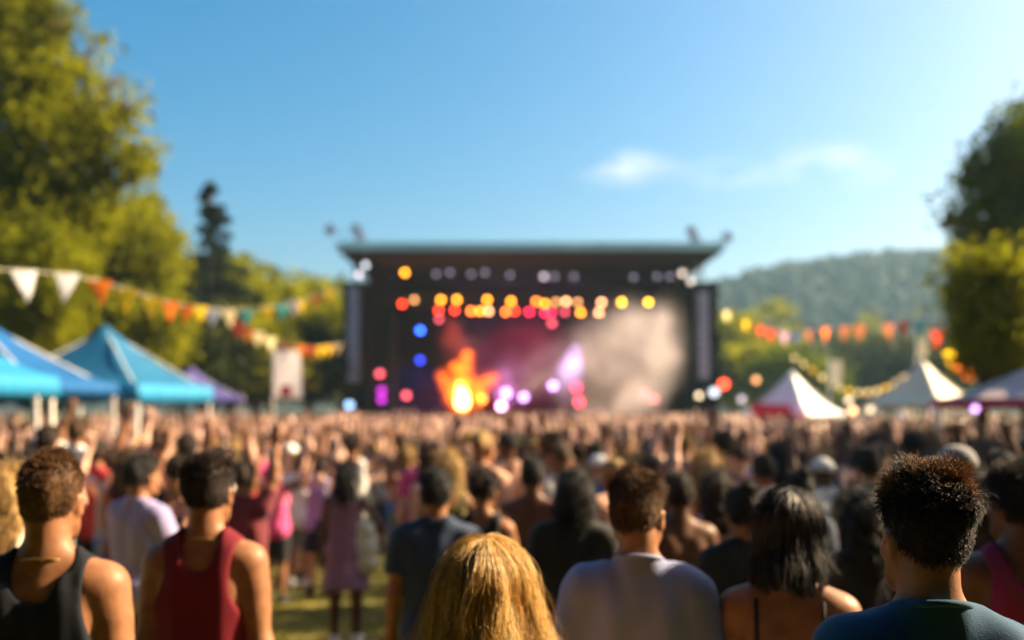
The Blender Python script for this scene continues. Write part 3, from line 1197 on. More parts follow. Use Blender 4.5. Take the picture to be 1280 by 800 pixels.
# loudspeaker columns hung in front of the wings
for (px, ya, yb, lab) in ((443, 357, 476, 'grey loudspeaker column hanging on the tree side of the stage'),
                          (878, 362, 472, 'grey loudspeaker column hanging on the stage side with the white canopy')):
    d = 45.4
    p = at(px, ya, d)
    root = empty('loudspeaker_column', p)
    tag(root, lab, 'loudspeaker', 'loudspeaker columns beside the stage')
    hgt = (yb - ya) / FPX * d
    n = 10
    w = .33
    MB().box((-w, -.2, -.1), (w, .3, 0.0)).tube([(0, 0, 0), (0, 0, sz(318) + SG.z - p.z)], .04, 6).build('hanging_bar', DARKM, root)
    for k in range(n):
        z1 = -.12 - k * hgt / n
        z0 = z1 - hgt / n + .03
        tilt = .012 * k * k * .2
        c = MB().box((-w, -.25 - tilt, z0), (w, .3 - tilt, z1)).build('speaker_cabinet', DARKM, root)
        MB().box((-w * .82, -.275 - tilt, z0 + .03), (w * .82, -.252 - tilt, z1 - .03)).build('grille', SPKGREY, c)

# masts with floodlights on the roof
for (px, pyt, lab) in ((414, 289, 'round floodlight on a mast at the roof corner nearest the trees'),
                       (446, 288, 'floodlight cluster on the roof mast inward from the tree-side corner'),
                       (863, 290, 'floodlight cluster on the roof mast inward from the ridge-side corner'),
                       (908, 298, 'round floodlight on a mast at the roof corner nearest the ridge')):
    d = 44.2
    x = sx(px, d)
    zr = zt + SG.z + .11
    top = CAMZ - (pyt - HOR) / FPX * d
    if px in (414, 908):
        xb_ = max(min(x, x1 - .1), x0 + .1)
    else:
        xb_ = x
    root = empty('roof_floodlight', (xb_, d, zr))
    tag(root, lab, 'floodlight')
    hgt = top - zr
    MB().box((-.18, -.18, 0), (.18, .18, .05)).tube([(0, 0, .05), (0, 0, max(.25, hgt))], .022, 8).tube([(0, 0, max(.2, hgt) - .02), (x - xb_ + .001, .001, max(.2, hgt))], .012, 6).build('mast', DARKM, root)
    for k in range(1 if px in (414, 908) else 3):
        z = max(.3, hgt) - k * .42
        ox = x - xb_ + (0 if k == 0 else (.22 if k % 2 else -.22))
        h_ = MB().tube([(ox, -.25, z), (ox, -.05, z + .02), (ox, .12, z + .02)], [.27, .24, .1], 12).build('lamp_housing', DARKM, root, True)
        MB().tube([(ox, -.275, z), (ox, -.253, z)], .24, 12).build('lamp_glass', SPKGREY, h_)

# stage lamps: every lamp is a thing, the lens is a part
LAMPC = {'amber': ((1.0, .30, .015), 11), 'yellow': ((1.0, .42, .02), 13), 'red': ((1.0, .045, .015), 10), 'crimson': ((1.0, .02, .07), 9),
         'orange': ((1.0, .17, .02), 12), 'brown': ((1.0, .42, .14), 4.2), 'peach': ((1.0, .42, .18), 9), 'grey': ((.62, .52, .70), .75), 'bright grey': ((.85, .70, .80), 2.2),
         'white': ((.85, .90, 1.0), 2.0), 'warm white': ((1.0, .82, .66), 2.0), 'blue': ((.02, .10, 1.0), 14), 'dim blue': ((.03, .07, 1.0), 5), 'pink': ((1.0, .36, .62), 11),
         'lilac': ((.62, .30, .85), 6), 'dim red': ((1.0, .10, .14), 4.0), 'magenta': ((.50, .02, .50), 3), 'pale blue': ((.36, .62, 1.0), 2.6), 'cream': ((1.0, .74, .45), 3.6)}
can = MB()
ang = np.linspace(0, 2 * math.pi, 13)[:-1]
can.tube([(0, -.17, 0), (0, .10, .02), (0, .2, .03)], [.135, .125, .07], 12)
can_me = can.mesh('stage_lamp', True)
can_me.materials.append(DARKM)
lens_me = MB().tube([(0, -.20, 0), (0, -.173, 0)], [.115, .125], 12).mesh('lens', True)
lens_me.materials.append(emit('lens_off', (1, 1, 1), 1))
yoke_me = MB().tube([(-.15, 0, 0), (-.15, .02, .24), (.15, .02, .24), (.15, 0, 0)], .015, 5).mesh('yoke', False)
yoke_me.materials.append(DARKM)


def lamp(px, py, d, colour, label, size=1.0, group='stage lamps', floor=False):
    o = bpy.data.objects.new('stage_lamp', can_me)
    COL.objects.link(o)
    o.location = at(px, py, d)
    aim = Vector((random.uniform(-3, 3), 8, 0)) - o.location
    o.rotation_euler = (R(4 if not floor else -6), 0, math.atan2(-aim.x, aim.y) + math.pi + random.uniform(-.05, .05))
    o.scale = (size,) * 3
    le = bpy.data.objects.new('lens', lens_me)
    COL.objects.link(le)
    le.parent = o
    c, s = LAMPC[colour]
    le.material_slots[0].link = 'OBJECT'
    le.material_slots[0].material = emit('lens_' + colour.replace(' ', '_'), c, s * LAMPGAIN)
    yk = bpy.data.objects.new('yoke', yoke_me)
    COL.objects.link(yk)
    yk.parent = o
    tag(o, label, 'stage lamp', group)
    return o


LAMPGAIN = 0.34
ORD = ['first', 'second', 'third', 'fourth', 'fifth', 'sixth', 'seventh', 'eighth', 'ninth', 'tenth', 'eleventh', 'twelfth', 'thirteenth', 'fourteenth', 'fifteenth']
ROWS = {
    'top row': [(506, 341, 'amber'), (545, 343, 'grey'), (562, 341, 'grey'), (589, 343, 'grey'), (606, 341, 'grey'), (638, 344, 'grey'), (680, 346, 'bright grey'),
                               (693, 346, 'grey'), (717, 346, 'grey'), (792, 347, 'grey'), (822, 346, 'grey'), (838, 346, 'grey')],
    'middle row': [(503, 380, 'red'), (518, 375, 'brown'), (551, 375, 'amber'), (571, 375, 'amber'), (609, 375, 'amber'), (639, 377, 'amber'), (670, 377, 'orange'), (681, 380, 'amber'),
                   (695, 378, 'brown'), (708, 377, 'peach'), (722, 378, 'brown'), (752, 378, 'peach'), (777, 378, 'yellow'), (811, 378, 'yellow')],
    'lowest row': [(548, 388, 'red'), (568, 388, 'red'), (589, 389, 'orange'), (600, 389, 'amber'), (611, 389, 'peach'), (632, 390, 'orange'), (644, 389, 'red'), (662, 390, 'crimson'),
                   (681, 391, 'crimson'), (689, 391, 'crimson'), (706, 390, 'dim red'), (726, 391, 'amber'), (749, 391, 'peach')],
}
for rown, ls in ROWS.items():
    seen = {}
    cnt = {}
    for (_, _, c) in ls:
        cnt[c] = cnt.get(c, 0) + 1
    for (px, py, c) in ls:
        seen[c] = seen.get(c, 0) + 1
        which = '' if cnt[c] == 1 else ', %s %s one from the trees' % (ORD[seen[c] - 1], c)
        lamp(px, py, LD - .35, c, '%s lamp in the %s%s%s' % (c, rown, which, ' of the stage' if not which else ''))
for (px, py, d, c, lab, s) in (
        (457, 332, 45.6, 'white', 'white lamp at the roof column on the tree side', 1.1),
        (448, 344, 45.6, 'bright grey', 'greyish lamp added for the lit truss just under the tree-side white lamp', 1.2),  # added lamp gives the white lit truss its brightness
        (853, 342, 45.6, 'warm white', 'warm white lamp at the roof column on the ridge side', 1.1),
        (864, 352, 45.6, 'warm white', 'warm white lamp on top of the ridge-side wing', 1.0),
        (525, 413, 49, 'blue', 'bright blue lamp hanging alone over the stage', 1.1),
        (525, 450, 49, 'dim blue', 'dim blue lamp under the bright blue one', 1.1),
        (549, 399, 49, 'dim red', 'dim red lamp hung below the red lamps above the flame', 1.0),
        (690, 404, 49, 'dim red', 'dim red lamp hung below the crimson pair', 1.2),
        (475, 467, 48, 'dim red', 'dim red lamp on the lighting tower', 1.3),
        (508, 495, 47.6, 'dim red', 'dim red lamp on deck near the tower', 1.3),
        (477, 489, 47.4, 'magenta', 'upper magenta lamp of the pair at the tower foot', 1.4),
        (477, 500, 47.4, 'magenta', 'lower magenta lamp of the pair at the tower foot', 1.4),
        (436, 507, 45.2, 'pale blue', 'pale blue lamp at the foot of the tree-side wing', 1.5),
        (602, 499, 46.2, 'orange', 'orange lamp on deck right beside the flame', 1.4),
        (627, 508, 45.9, 'pink', 'pink lamp on the deck edge between flame and smoke', 1.5),
        (632, 492, 46.6, 'lilac', 'lilac lamp above the pink deck lamp', 1.8),
        (655, 497, 47.5, 'lilac', 'lilac lamp behind the deck edge by the smoke', 1.6),
        (720, 485, 46.4, 'crimson', 'crimson lamp, upper of two beside the smoke', 1.5),
        (724, 503, 46.0, 'crimson', 'crimson lamp, lower of two beside the smoke', 1.5),
        (691, 483, 47, 'lilac', 'pale lamp behind the lavender beam', 1.6),
        (806, 492, 46.6, 'dim red', 'dim red lamp behind the smoke, higher one', 1.4),
        (818, 499, 46.4, 'dim red', 'dim red lamp behind the smoke, lower one', 1.4),
        (874, 495, 45.2, 'cream', 'cream lamp at the foot of the ridge-side wing', 1.0),
        (905, 481, 44.8, 'red', 'red lamp beside the ridge-side wing', 1.5),
        (893, 491, 44.6, 'white', 'white lamp below the red one beside the ridge-side wing', 1.6),
):
    lamp(px, py, d, c, lab, s, floor=py > 480)


def spot(name, loc, target, col, energy, size=60):
    ld = bpy.data.lights.new(name, 'SPOT')
    ld.energy = energy
    ld.color = col
    ld.spot_size = R(size)
    ld.spot_blend = .6
    ld.shadow_soft_size = .15
    o = bpy.data.objects.new(name, ld)
    COL.objects.link(o)
    o.location = loc
    o.rotation_euler = (Vector(loc) - Vector(target)).to_track_quat('Z', 'Y').to_euler()


spot('stage_beam', at(560, 392, 50), at(575, 500, 53), (1, .07, .03), 900, 70)
spot('stage_beam', at(665, 392, 50), at(660, 470, 55), (1, .05, .10), 1500, 80)
spot('stage_beam', at(725, 420, 52), at(705, 500, 47), (.62, .45, 1.0), 2500, 26)
spot('stage_beam', at(630, 512, 49), at(650, 420, 55), (.85, .25, .8), 900, 80)
spot('stage_beam', at(525, 415, 50), at(520, 500, 54), (.05, .12, 1), 500, 60)

# flame of the fire jet: glowing gas
FD = 45.9


def sp(px, py, d, r):
    return ell(at(px, py, d), (r,) * 3)


def fl(a, b, ra, rb, d=FD):
    return cap(at(a[0], a[1], d), at(b[0], b[1], d + .1), ra, rb)


pl = bpy.data.lights.new('fire_glow', 'POINT')
pl.energy = 180
pl.color = (1, .35, .06)
pl.shadow_soft_size = .4
po = bpy.data.objects.new('fire_glow', pl)
COL.objects.link(po)
po.location = at(578, 478, FD + .8)
po.location.y -= 0.9

# smoke: soft puffs of uneven density inside one closed domain
def smoke(label, puffs, dens, col, scale, lo, hi, depth, glow=None):
    """puffs: (px, py, d, radius in metres); the density fades out from the middle of every puff"""
    C = [(at(a, b, d), r) for (a, b, d, r) in puffs]
    mn = Vector((min(c.x - r for c, r in C), min(c.y - r * depth for c, r in C), min(c.z - r for c, r in C)))
    mx = Vector((max(c.x + r for c, r in C), max(c.y + r * depth for c, r in C), max(c.z + r for c, r in C)))
    m = bpy.data.materials.new('smoke_volume')
    m.use_nodes = True
    nt = m.node_tree
    nt.nodes.clear()
    N, K = nt.nodes, nt.links
    out, v, tc = N.new('ShaderNodeOutputMaterial'), N.new('ShaderNodeVolumePrincipled'), N.new('ShaderNodeTexCoord')
    no = N.new('ShaderNodeTexNoise')
    no.inputs['Scale'].default_value = scale
    no.inputs['Detail'].default_value = 4
    no.inputs['Distortion'].default_value = .6
    K.new(tc.outputs['Object'], no.inputs['Vector'])
    acc = None
    for c, r in C:
        ma = N.new('ShaderNodeMapping')
        q = c - mn
        ma.inputs['Scale'].default_value = (1 / r, 1 / (r * depth), 1 / r)
        ma.inputs['Location'].default_value = (-q.x / r, -q.y / (r * depth), -q.z / r)
        K.new(tc.outputs['Object'], ma.inputs['Vector'])
        ln = N.new('ShaderNodeVectorMath')
        ln.operation = 'LENGTH'
        K.new(ma.outputs[0], ln.inputs[0])
        su = N.new('ShaderNodeMath')
        su.operation = 'SUBTRACT'
        su.use_clamp = True
        su.inputs[0].default_value = 1.0
        K.new(ln.outputs['Value'], su.inputs[1])
        sq = N.new('ShaderNodeMath')
        sq.operation = 'MULTIPLY'
        K.new(su.outputs[0], sq.inputs[0])
        K.new(su.outputs[0], sq.inputs[1])
        su = sq
        if acc is None:
            acc = su.outputs[0]
        else:
            ad = N.new('ShaderNodeMath')
            ad.operation = 'ADD'
            K.new(acc, ad.inputs[0])
            K.new(su.outputs[0], ad.inputs[1])
            acc = ad.outputs[0]
    mr = N.new('ShaderNodeMapRange')
    mr.inputs[1].default_value, mr.inputs[2].default_value = lo, hi
    mr.inputs[3].default_value, mr.inputs[4].default_value = 0.0, dens
    K.new(no.outputs[0], mr.inputs[0])
    mu = N.new('ShaderNodeMath')
    mu.operation = 'MULTIPLY'
    K.new(acc, mu.inputs[0])
    K.new(mr.outputs[0], mu.inputs[1])
    if glow:
        v.inputs['Density'].default_value = 0
        v.inputs['Emission Color'].default_value = (*glow, 1)
        K.new(mu.outputs[0], v.inputs['Emission Strength'])
    else:
        K.new(mu.outputs[0], v.inputs['Density'])
    v.inputs['Color'].default_value = (*col, 1)
    v.inputs['Anisotropy'].default_value = .15
    K.new(v.outputs[0], out.inputs['Volume'])
    o = MB().box((0, 0, 0), tuple(mx - mn)).build('fire_jet' if glow else 'smoke', m, None)
    o.location = mn
    if glow:
        tag(o, label, 'fire')
    else:
        tag(o, label, 'smoke', kind='stuff')
    return o


smoke('pale plume of smoke drifting up in front of the stage',
      [(742, 514, 41, 1.5), (775, 502, 41, 1.8), (798, 482, 41, 2.0), (814, 455, 41, 2.1), (818, 424, 41, 2.1), (790, 405, 41, 1.8), (828, 398, 41, 1.5), (762, 425, 41.2, 1.8),
       (760, 460, 41.2, 2.0), (722, 474, 41.2, 1.9), (732, 436, 41.2, 1.8), (690, 452, 41.4, 1.7), (806, 508, 41, 1.4), (660, 470, 41.4, 1.4), (838, 436, 41, 1.2)], .80, (.99, .91, .94), .6, .29, .70, .62)  # pink light of the magenta stage lamps is mixed into the smoke colour
smoke('thin lavender smoke hanging under the stage lamps',
      [(640, 470, 49.5, 2.2), (680, 458, 49.5, 2.4), (715, 445, 49.5, 2.4), (700, 482, 49.3, 2.1), (748, 405, 49.5, 2.1), (612, 480, 49.5, 1.8), (580, 430, 49.5, 2.0)], .60, (.96, .90, .97), .8, .34, .66, .8)
flame = smoke('burst of orange fire shooting up from the stage deck',
              [(578, 502, FD, 1.0), (577, 490, FD, 1.0), (578, 474, FD, .85), (581, 458, FD, .7), (584, 444, FD, .5), (562, 482, FD, .7), (555, 470, FD, .55),
               (594, 486, FD, .75), (608, 478, FD, .6), (618, 472, FD, .4), (566, 498, FD, .7), (596, 498, FD, .7), (570, 460, FD, .5)], 8.0, (0, 0, 0), 2.2, .36, .68, .8, (1.0, .115, .004))
fl_c = sdf([fl((578, 503), (578, 492), .36, .28), fl((576, 492), (574, 480), .2, .1)], .05, .1)
core = link('flame_core', norm_mesh('flame_core', fl_c), volume('flame_heart', (0, 0, 0), 0.0, emission=(1.0, .55, .10), estr=11.0), flame)
core.location = -flame.location

# ------------------------------------------------------------------ canopies, banners, pennants
FAB = {
    'blue': mat('canopy_blue', (.004, .095, .29), .6, .08, 3, .15, 9, transl=.25),
    'light blue': mat('canopy_light_blue', (.02, .25, .48), .6, .08, 3, .15, 9, transl=.3),
    'teal': mat('canopy_teal', (.008, .12, .25), .6, .1, 3, .15, 9, transl=.22),
    'purple': mat('canopy_purple', (.11, .09, .30), .6, .1, 3, .15, 9, transl=.2),
    'white': mat('canopy_white', (.78, .78, .78), .6, .04, 3, .15, 9, transl=.05),
    'cream': mat('canopy_cream', (.74, .66, .48), .6, .05, 3, .15, 9, transl=.05),
    'mauve': mat('canopy_mauve', (.66, .50, .50), .6, .06, 3, .15, 9, transl=.15),
    'red': mat('canopy_red', (.62, .03, .05), .6, .06, 3, .15, 9, transl=.2),
}
POLE = mat('white_pole', (.72, .70, .66), .35, .05, 4, metal=.1)


def canopy(label, cx, cy, half, z_eave, z_apex, rz, fab, valance, val_fab=None, sag=.5, poles=True):
    gz = ground_z(cy)
    root = empty('canopy', (cx, cy, gz), rz)
    tag(root, label, 'canopy')
    ze, za = z_eave - gz, z_apex - gz
    N = 24
    V, Q = [], []
    idx = {}
    for i in range(N + 1):
        for j in range(N + 1):
            u, v = -1 + 2 * i / N, -1 + 2 * j / N
            r = max(abs(u), abs(v))
            s = 1 - r
            z = ze + (za - ze) * (s ** (1 + sag))
            edge = .05 * (1 - (u * v if r > .98 else 0)) * 0
            z -= .06 * math.sin(math.pi * min(1, s * 1.2)) * (1 - abs(abs(u) - abs(v))) * 0 - edge
            k = 1 - .05 * (1 - min(abs(u), abs(v)) / max(r, 1e-6)) * (r ** 6)
            idx[i, j] = len(V)
            V.append((u * half * k, v * half * k, z))
    for i in range(N):
        for j in range(N):
            Q.append((idx[i, j], idx[i + 1, j], idx[i + 1, j + 1], idx[i, j + 1]))
    o = link('roof', mesh_np('roof', V, np.array(Q), True), FAB[fab], root)
    md = o.modifiers.new('thickness', 'SOLIDIFY')
    md.thickness = .012
    m = MB()
    for k in range(4):
        c, s = math.cos(k * math.pi / 2), math.sin(k * math.pi / 2)
        n = 28
        vv, qq = [], []
        for i in range(n + 1):
            u = -1 + 2 * i / n
            kk = 1 - .05 * (1 - abs(u))
            wv = .018 * math.sin(i * 1.9 + k)
            for (zz, off) in ((ze - .002, .004), (ze - valance * (.93 + .07 * math.cos(i * math.pi)), .02 + wv)):
                p = (half * kk + off, u * (half * kk + off))
                vv.append((c * p[0] - s * p[1], s * p[0] + c * p[1], zz))
        for i in range(n):
            qq.append((2 * i, 2 * i + 1, 2 * i + 3, 2 * i + 2))
        m.raw(vv, qq)
    vo = m.build('valance', FAB[val_fab or fab], root, True)
    md = vo.modifiers.new('thickness', 'SOLIDIFY')
    md.thickness = .008
    if poles:
        for (a, b) in ((1, 1), (1, -1), (-1, 1), (-1, -1)):
            x, y = a * (half - .06), b * (half - .06)
            MB().box((x - .03, y - .03, 0), (x + .03, y + .03, ze - .02)).build('pole', POLE, root)
            MB().box((x - .09, y - .09, 0), (x + .09, y + .09, .012)).build('foot_plate', POLE, root)
        m = MB()
        for (a, b) in ((1, 1), (1, -1), (-1, 1), (-1, -1)):
            m.tube([(a * (half - .06), b * (half - .06), ze - .1), (0, 0, za - .12)], .018, 5)
        m.tube([(0, 0, za - .5), (0, 0, za - .03)], .03, 6)
        m.build('roof_frame', POLE, root)
    return root


p = at(-34, 388, 14)
canopy('large bright blue canopy with a pointed roof at the picture edge', p.x, 14, 1.66, CAMZ + .36, p.z, R(6), 'blue', .22)
p = at(-60, 440, 9.2)
canopy('light blue canopy of which one corner and a white pole show', at(-52, 0, 9.2).x, 9.2, .70 * 1.0, CAMZ + .31, CAMZ + .75, R(3), 'light blue', .24)
p = at(132, 406, 20)
canopy('teal canopy with a tall pointed roof and lit valance painted pale blue', p.x, 20, 1.72, CAMZ + .42, p.z, R(-6), 'teal', .40, 'light blue')  # light on the valance is put in as a paler fabric colour
p = at(240, 459, 30)
canopy('small purple canopy behind the teal one', p.x, 30, 1.6, CAMZ + .25, p.z, R(20), 'purple', .3)
p = at(990, 462, 34)
canopy('white canopy with a pointed roof and a red banner under its eave', p.x, 34, 1.38, CAMZ - .30, p.z, R(43), 'white', .22)
p = at(1153, 448, 28)
canopy('cream canopy with a pointed roof near the golden tree', p.x, 28, 1.28, CAMZ + .02, p.z, R(38), 'cream', .12)
p = at(1350, 425, 13.5)
canopy('pale pink canopy cut off by the picture edge', p.x, 13.5, 1.45, CAMZ + .08, p.z, R(12), 'mauve', .15, 'red')
# red banner on the white canopy
a, b = at(938, 504, 33.2), at(988, 506, 31.9)
bm_ = MB()
nb = 16
vv, qq = [], []
for i in range(nb + 1):
    q = a.lerp(b, i / nb)
    wv = .02 * math.sin(i * 1.3)
    vv += [(q.x, q.y - .12 + wv, q.z), (q.x, q.y - .12 - wv, q.z - .62)]
    if i:
        qq.append((2 * i - 2, 2 * i - 1, 2 * i + 1, 2 * i))
bn = bm_.raw(vv, qq).build('banner', FAB['red'], None, True)
bn.modifiers.new('thickness', 'SOLIDIFY').thickness = .008
tag(bn, 'plain red banner hung under the eave of the white canopy', 'banner')


def flag_banner(label, px, y0, y1, d, wpx, fab, spotcol=None):
    k = d / FPX
    x = (px - 640) * k
    gz = ground_z(d)
    zt_ = CAMZ - (y0 - HOR) * k
    zb_ = CAMZ - (y1 - HOR) * k
    root = empty('banner_flag', (x - wpx * k * .5, d, gz))
    tag(root, label, 'banner')
    MB().tube([(0, 0, 0), (0, 0, zt_ - gz + .08)], [.03, .02], 8).build('pole', POLE, root, True)
    w = wpx * k
    vv, qq = [], []
    n, mm = 8, 10
    for j in range(mm + 1):
        f = j / mm
        for i in range(n + 1):
            u = i / n
            wv = .05 * math.sin(u * 4 + f * 3)
            rr = 1.0 - (.12 * (1 - 4 * f) if f < .25 else 0)
            vv.append((.03 + u * w * rr, wv * u, lerp(zt_, zb_, f) - gz - .05 * u * (f > .9)))
    for j in range(mm):
        for i in range(n):
            s = j * (n + 1) + i
            qq.append((s, s + n + 1, s + n + 2, s + 1))
    fo = MB().raw(vv, qq).build('flag_cloth', FAB[fab], root, True)
    if spotcol:
        c = []
        zc = lerp(zt_, zb_, .86) - gz
        vv = [(w * .25, -.075, zc + w * .16), (w * .25, -.075, zc - w * .24), (w * .72, -.075, zc - w * .22), (w * .66, -.075, zc + w * .2)]
        so_ = MB().raw(vv, [(0, 1, 2, 3)]).build('red_patch', FAB[spotcol], root)
        so_.modifiers.new('thickness', 'SOLIDIFY').thickness = .006


FAB['banner white'] = mat('banner_white', (.78, .74, .74), .7, .06, 3, transl=.5)
flag_banner('tall white banner with a red patch at its foot, near the stage trees', 359, 438, 496, 30, 34, 'banner white', 'red')
flag_banner('narrow pale banner standing between the white and cream canopies', 1044, 450, 482, 36, 15, 'cream')
flag_banner('short pale pennant flying above the cream canopy', 1152, 412, 444, 29.5, 12, 'cream')

PEN = {'white': mat('pennant_white', (.76, .75, .74), .7, .05, 5, transl=.72), 'orange': mat('pennant_orange', (.70, .17, .02), .7, .05, 5, transl=.72),
       'yellow': mat('pennant_yellow', (.85, .56, .02), .7, .05, 5, transl=.72), 'red': mat('pennant_red', (.62, .06, .035), .7, .05, 5, transl=.72),
       'cream': mat('pennant_cream', (.82, .68, .36), .7, .05, 5, transl=.72), 'teal': mat('pennant_teal', (.06, .34, .33), .7, .05, 5, transl=.72),
       'mauve': mat('pennant_mauve', (.42, .24, .38), .7, .05, 5, transl=.72), 'brown': mat('pennant_brown', (.30, .10, .05), .7, .05, 5, transl=.72),
       'navy': mat('pennant_navy', (.03, .05, .16), .7, .05, 5, transl=.72)}
CORD = mat('cord', (.45, .40, .32), .8, .1, 10)


def bunting(label, flags, ends, w0=.315, h0=.335):
    """flags: (px, py of the top edge, distance, colour)"""
    pts = [ends[0]] + [at(a, b, c) for (a, b, c, _) in flags] + [ends[1]]
    root = empty('bunting', flags and at(*flags[0][:3]))
    tag(root, label, 'bunting')
    o = root.location
    fine = []
    for i in range(len(pts) - 1):
        for k in range(4):
            t = k / 4
            q = pts[i].lerp(pts[i + 1], t)
            q.z -= .012 * (pts[i + 1] - pts[i]).length * math.sin(math.pi * t)
            fine.append(q - o)
    fine.append(pts[-1] - o)
    MB().tube(fine, .006, 5).build('cord', CORD, root, True)
    for i, (a, b, d, c) in enumerate(flags):
        p = at(a, b, d) - o
        dr = (pts[i + 2] - pts[i])
        dr.normalize()
        # the flags turn a little on their cord
        hv = Vector((dr.x, dr.y, 0)).normalized()
        yawr = random.uniform(-.75, -.2)
        hv = (Vector((1, 0, 0)) * .8 + hv * .5).normalized()
        hv = Matrix.Rotation(yawr, 3, 'Z') @ hv
        tilt = dr.z / max(.2, Vector((dr.x, dr.y)).length) * .5
        nrm = Vector((-hv.y, hv.x, 0))
        sw_ = random.uniform(-.06, .06)
        vv, qq = [], []
        n = 6
        for j in range(n + 1):
            f = j / n
            w, hgt = w0 * (1 + .35 * min(1, max(0, (d - 12) / 15))), h0 * (1 + .35 * min(1, max(0, (d - 12) / 15)))
            for s in (-1, 0, 1):
                q = p + hv * (s * w * .5 * (1 - f * .96)) + Vector((0, 0, -hgt * f)) + nrm * (.03 * math.sin(f * 3 + i) * f + sw_ * f + .015 * (s == 0)) + hv * sw_ * f * .5
                q.z += hv.dot(dr) * s * w * .3 * tilt * (1 - f)
                vv.append(q)
        for j in range(n):
            for s in (0, 1):
                k = j * 3 + s
                qq.append((k, k + 3, k + 4, k + 1))
        fo = MB().raw([tuple(v) for v in vv], qq).build('pennant', PEN[c], root, True)
        fo['label'] = c + ' pennant'


fl1 = [(30, 338, 9.5, 'white'), (84, 342, 10.2, 'white'), (124, 350, 11.5, 'orange'), (158, 361, 12.6, 'yellow'), (191, 371, 14, 'yellow'), (213, 377, 15.5, 'orange'),
       (233, 381, 17, 'orange'), (250, 383, 18.5, 'yellow'), (267, 386, 20, 'white'), (286, 388, 21.5, 'cream'), (297, 402, 23, 'red'), (309, 408, 24.5, 'orange'),
       (323, 415, 26, 'cream'), (337, 422, 28, 'cream'), (356, 428, 30, 'brown'), (376, 432, 31, 'orange'), (388, 433, 33, 'red'), (399, 433, 34.5, 'yellow'), (410, 432, 36, 'yellow'), (421, 430, 38, 'cream')]
bunting('long string of white, orange and yellow pennants over the blue canopies', fl1, (at(-60, 330, 8.6), at(434, 424, 45)))
fl2 = [(307, 387, 22, 'teal'), (333, 383, 25, 'yellow'), (352, 381, 27, 'teal'), (367, 377, 29, 'white'), (375, 375, 30, 'yellow'), (394, 369, 33, 'orange'), (411, 364, 36, 'yellow')]
bunting('short upper string of yellow, teal and orange pennants rising to the stage', fl2, (at(280, 384, 20), at(430, 356, 45)))
fl3 = [(908, 390, 40, 'cream'), (932, 401, 37, 'yellow'), (950, 408, 35, 'red'), (964, 412, 33, 'red'), (980, 415, 31, 'mauve'), (993, 415, 30, 'navy'), (1010, 413, 29, 'brown'), (1031, 410, 27, 'orange'),
       (1056, 408, 25.5, 'brown'), (1075, 407, 25, 'brown'), (1110, 405, 23.5, 'brown'), (1131, 402, 22, 'red'), (1150, 405, 20.5, 'teal'), (1172, 413, 18, 'red'), (1187, 434, 17, 'yellow'), (1196, 445, 16.6, 'orange'), (1205, 450, 16.2, 'orange'),
       (1214, 452, 15.9, 'orange'), (1223, 451, 15.6, 'orange')]
bunting('string of red, yellow and orange pennants between stage and golden tree', fl3, (at(897, 380, 44.5), at(1245, 430, 15)))
fl4 = []
for i in range(13):
    t = i / 12
    fl4.append((993 + 137 * t, 445 + 46 * math.sin(math.pi * min(1, t * .78 + .0)) ** 1.1 * (1) - 4 * t, 40 - 9 * t, ['cream', 'cream', 'yellow', 'cream'][i % 4]))
bunting('low swag of small pale yellow pennants looping between white and cream canopies', fl4, (at(985, 436, 41), at(1150, 452, 28)), .15, .18)

# small round lamps hung on the canopies and booths on the right
globe = MB()
gv, gq = [], []
for i in range(9):
    for k in range(14):
        th, ph = math.pi * i / 8, 2 * math.pi * k / 14
        gv.append((math.sin(th) * math.cos(ph), math.sin(th) * math.sin(ph), math.cos(th)))
for i in range(8):
    for k in range(14):
        gq.append((i * 14 + k, (i + 1) * 14 + k, (i + 1) * 14 + (k + 1) % 14, i * 14 + (k + 1) % 14))
globe_me = MB().raw(np.array(gv), gq).mesh('round_lantern', True)
globe_me.materials.append(emit('lantern_off', (1, 1, 1), 1))
for (px, py, d, c, lab) in ((927, 499, 34, 'bright grey', 'pale lantern in front of the white canopy'),
                            (945, 475, 40, 'brown', 'dim orange lantern above the white canopy eave'),
                            (1061, 500, 33, 'cream', 'cream lantern between the white and cream canopies, upper one'),
                            (1066, 513, 31, 'peach', 'peach lantern just under the cream lantern'),
                            (1088, 512, 29, 'cream', 'cream lantern at the near corner of the cream canopy'),
                            (1127, 521, 24, 'grey', 'grey lantern under the cream canopy, closest to the crowd'),
                            (1166, 512, 25, 'grey', 'grey lantern under the cream canopy on its golden-tree side'),
                            (1219, 511, 12.5, 'lilac', 'lilac lantern at the corner of the pale pink canopy')):
    o = bpy.data.objects.new('round_lantern', globe_me)
    COL.objects.link(o)
    o.location = at(px, py, d)
    o.scale = (.09 * d / 30 + .01,) * 3
    o.material_slots[0].link = 'OBJECT'
    cc, s = LAMPC[c]
    o.material_slots[0].material = emit('lantern_' + c.replace(' ', '_'), cc, s * .22)
    MB().tube([(0, 0, .9), (0, 0, 1.6)], .12, 8).build('cap', DARKM, o)
    tag(o, lab, 'lantern', 'lanterns around the canopies')

# ------------------------------------------------------------------ the people close to the camera
HI = 0.0085


def hero_cap(kind, h=.006, amp=.004, freq=45, seed=1, grow=0.0):
    """cap of hair in head space (M = identity, centre 0)"""
    I = np.eye(3)
    Q0 = lambda p: np.array(p, float)
    pr = hair_prims(kind, Q0, I)
    pr = [(inflate(p, grow), k) for p, k in pr]
    return sdf(pr, h, .02, noise=lumps(amp, seed, freq))


def to_body(V, M, hs):
    return HEAD_C + (np.asarray(V) * hs) @ M.T


HAIR_LINE = lambda V, up=-.004: V[:, 2] > up + .98 * V[:, 1]


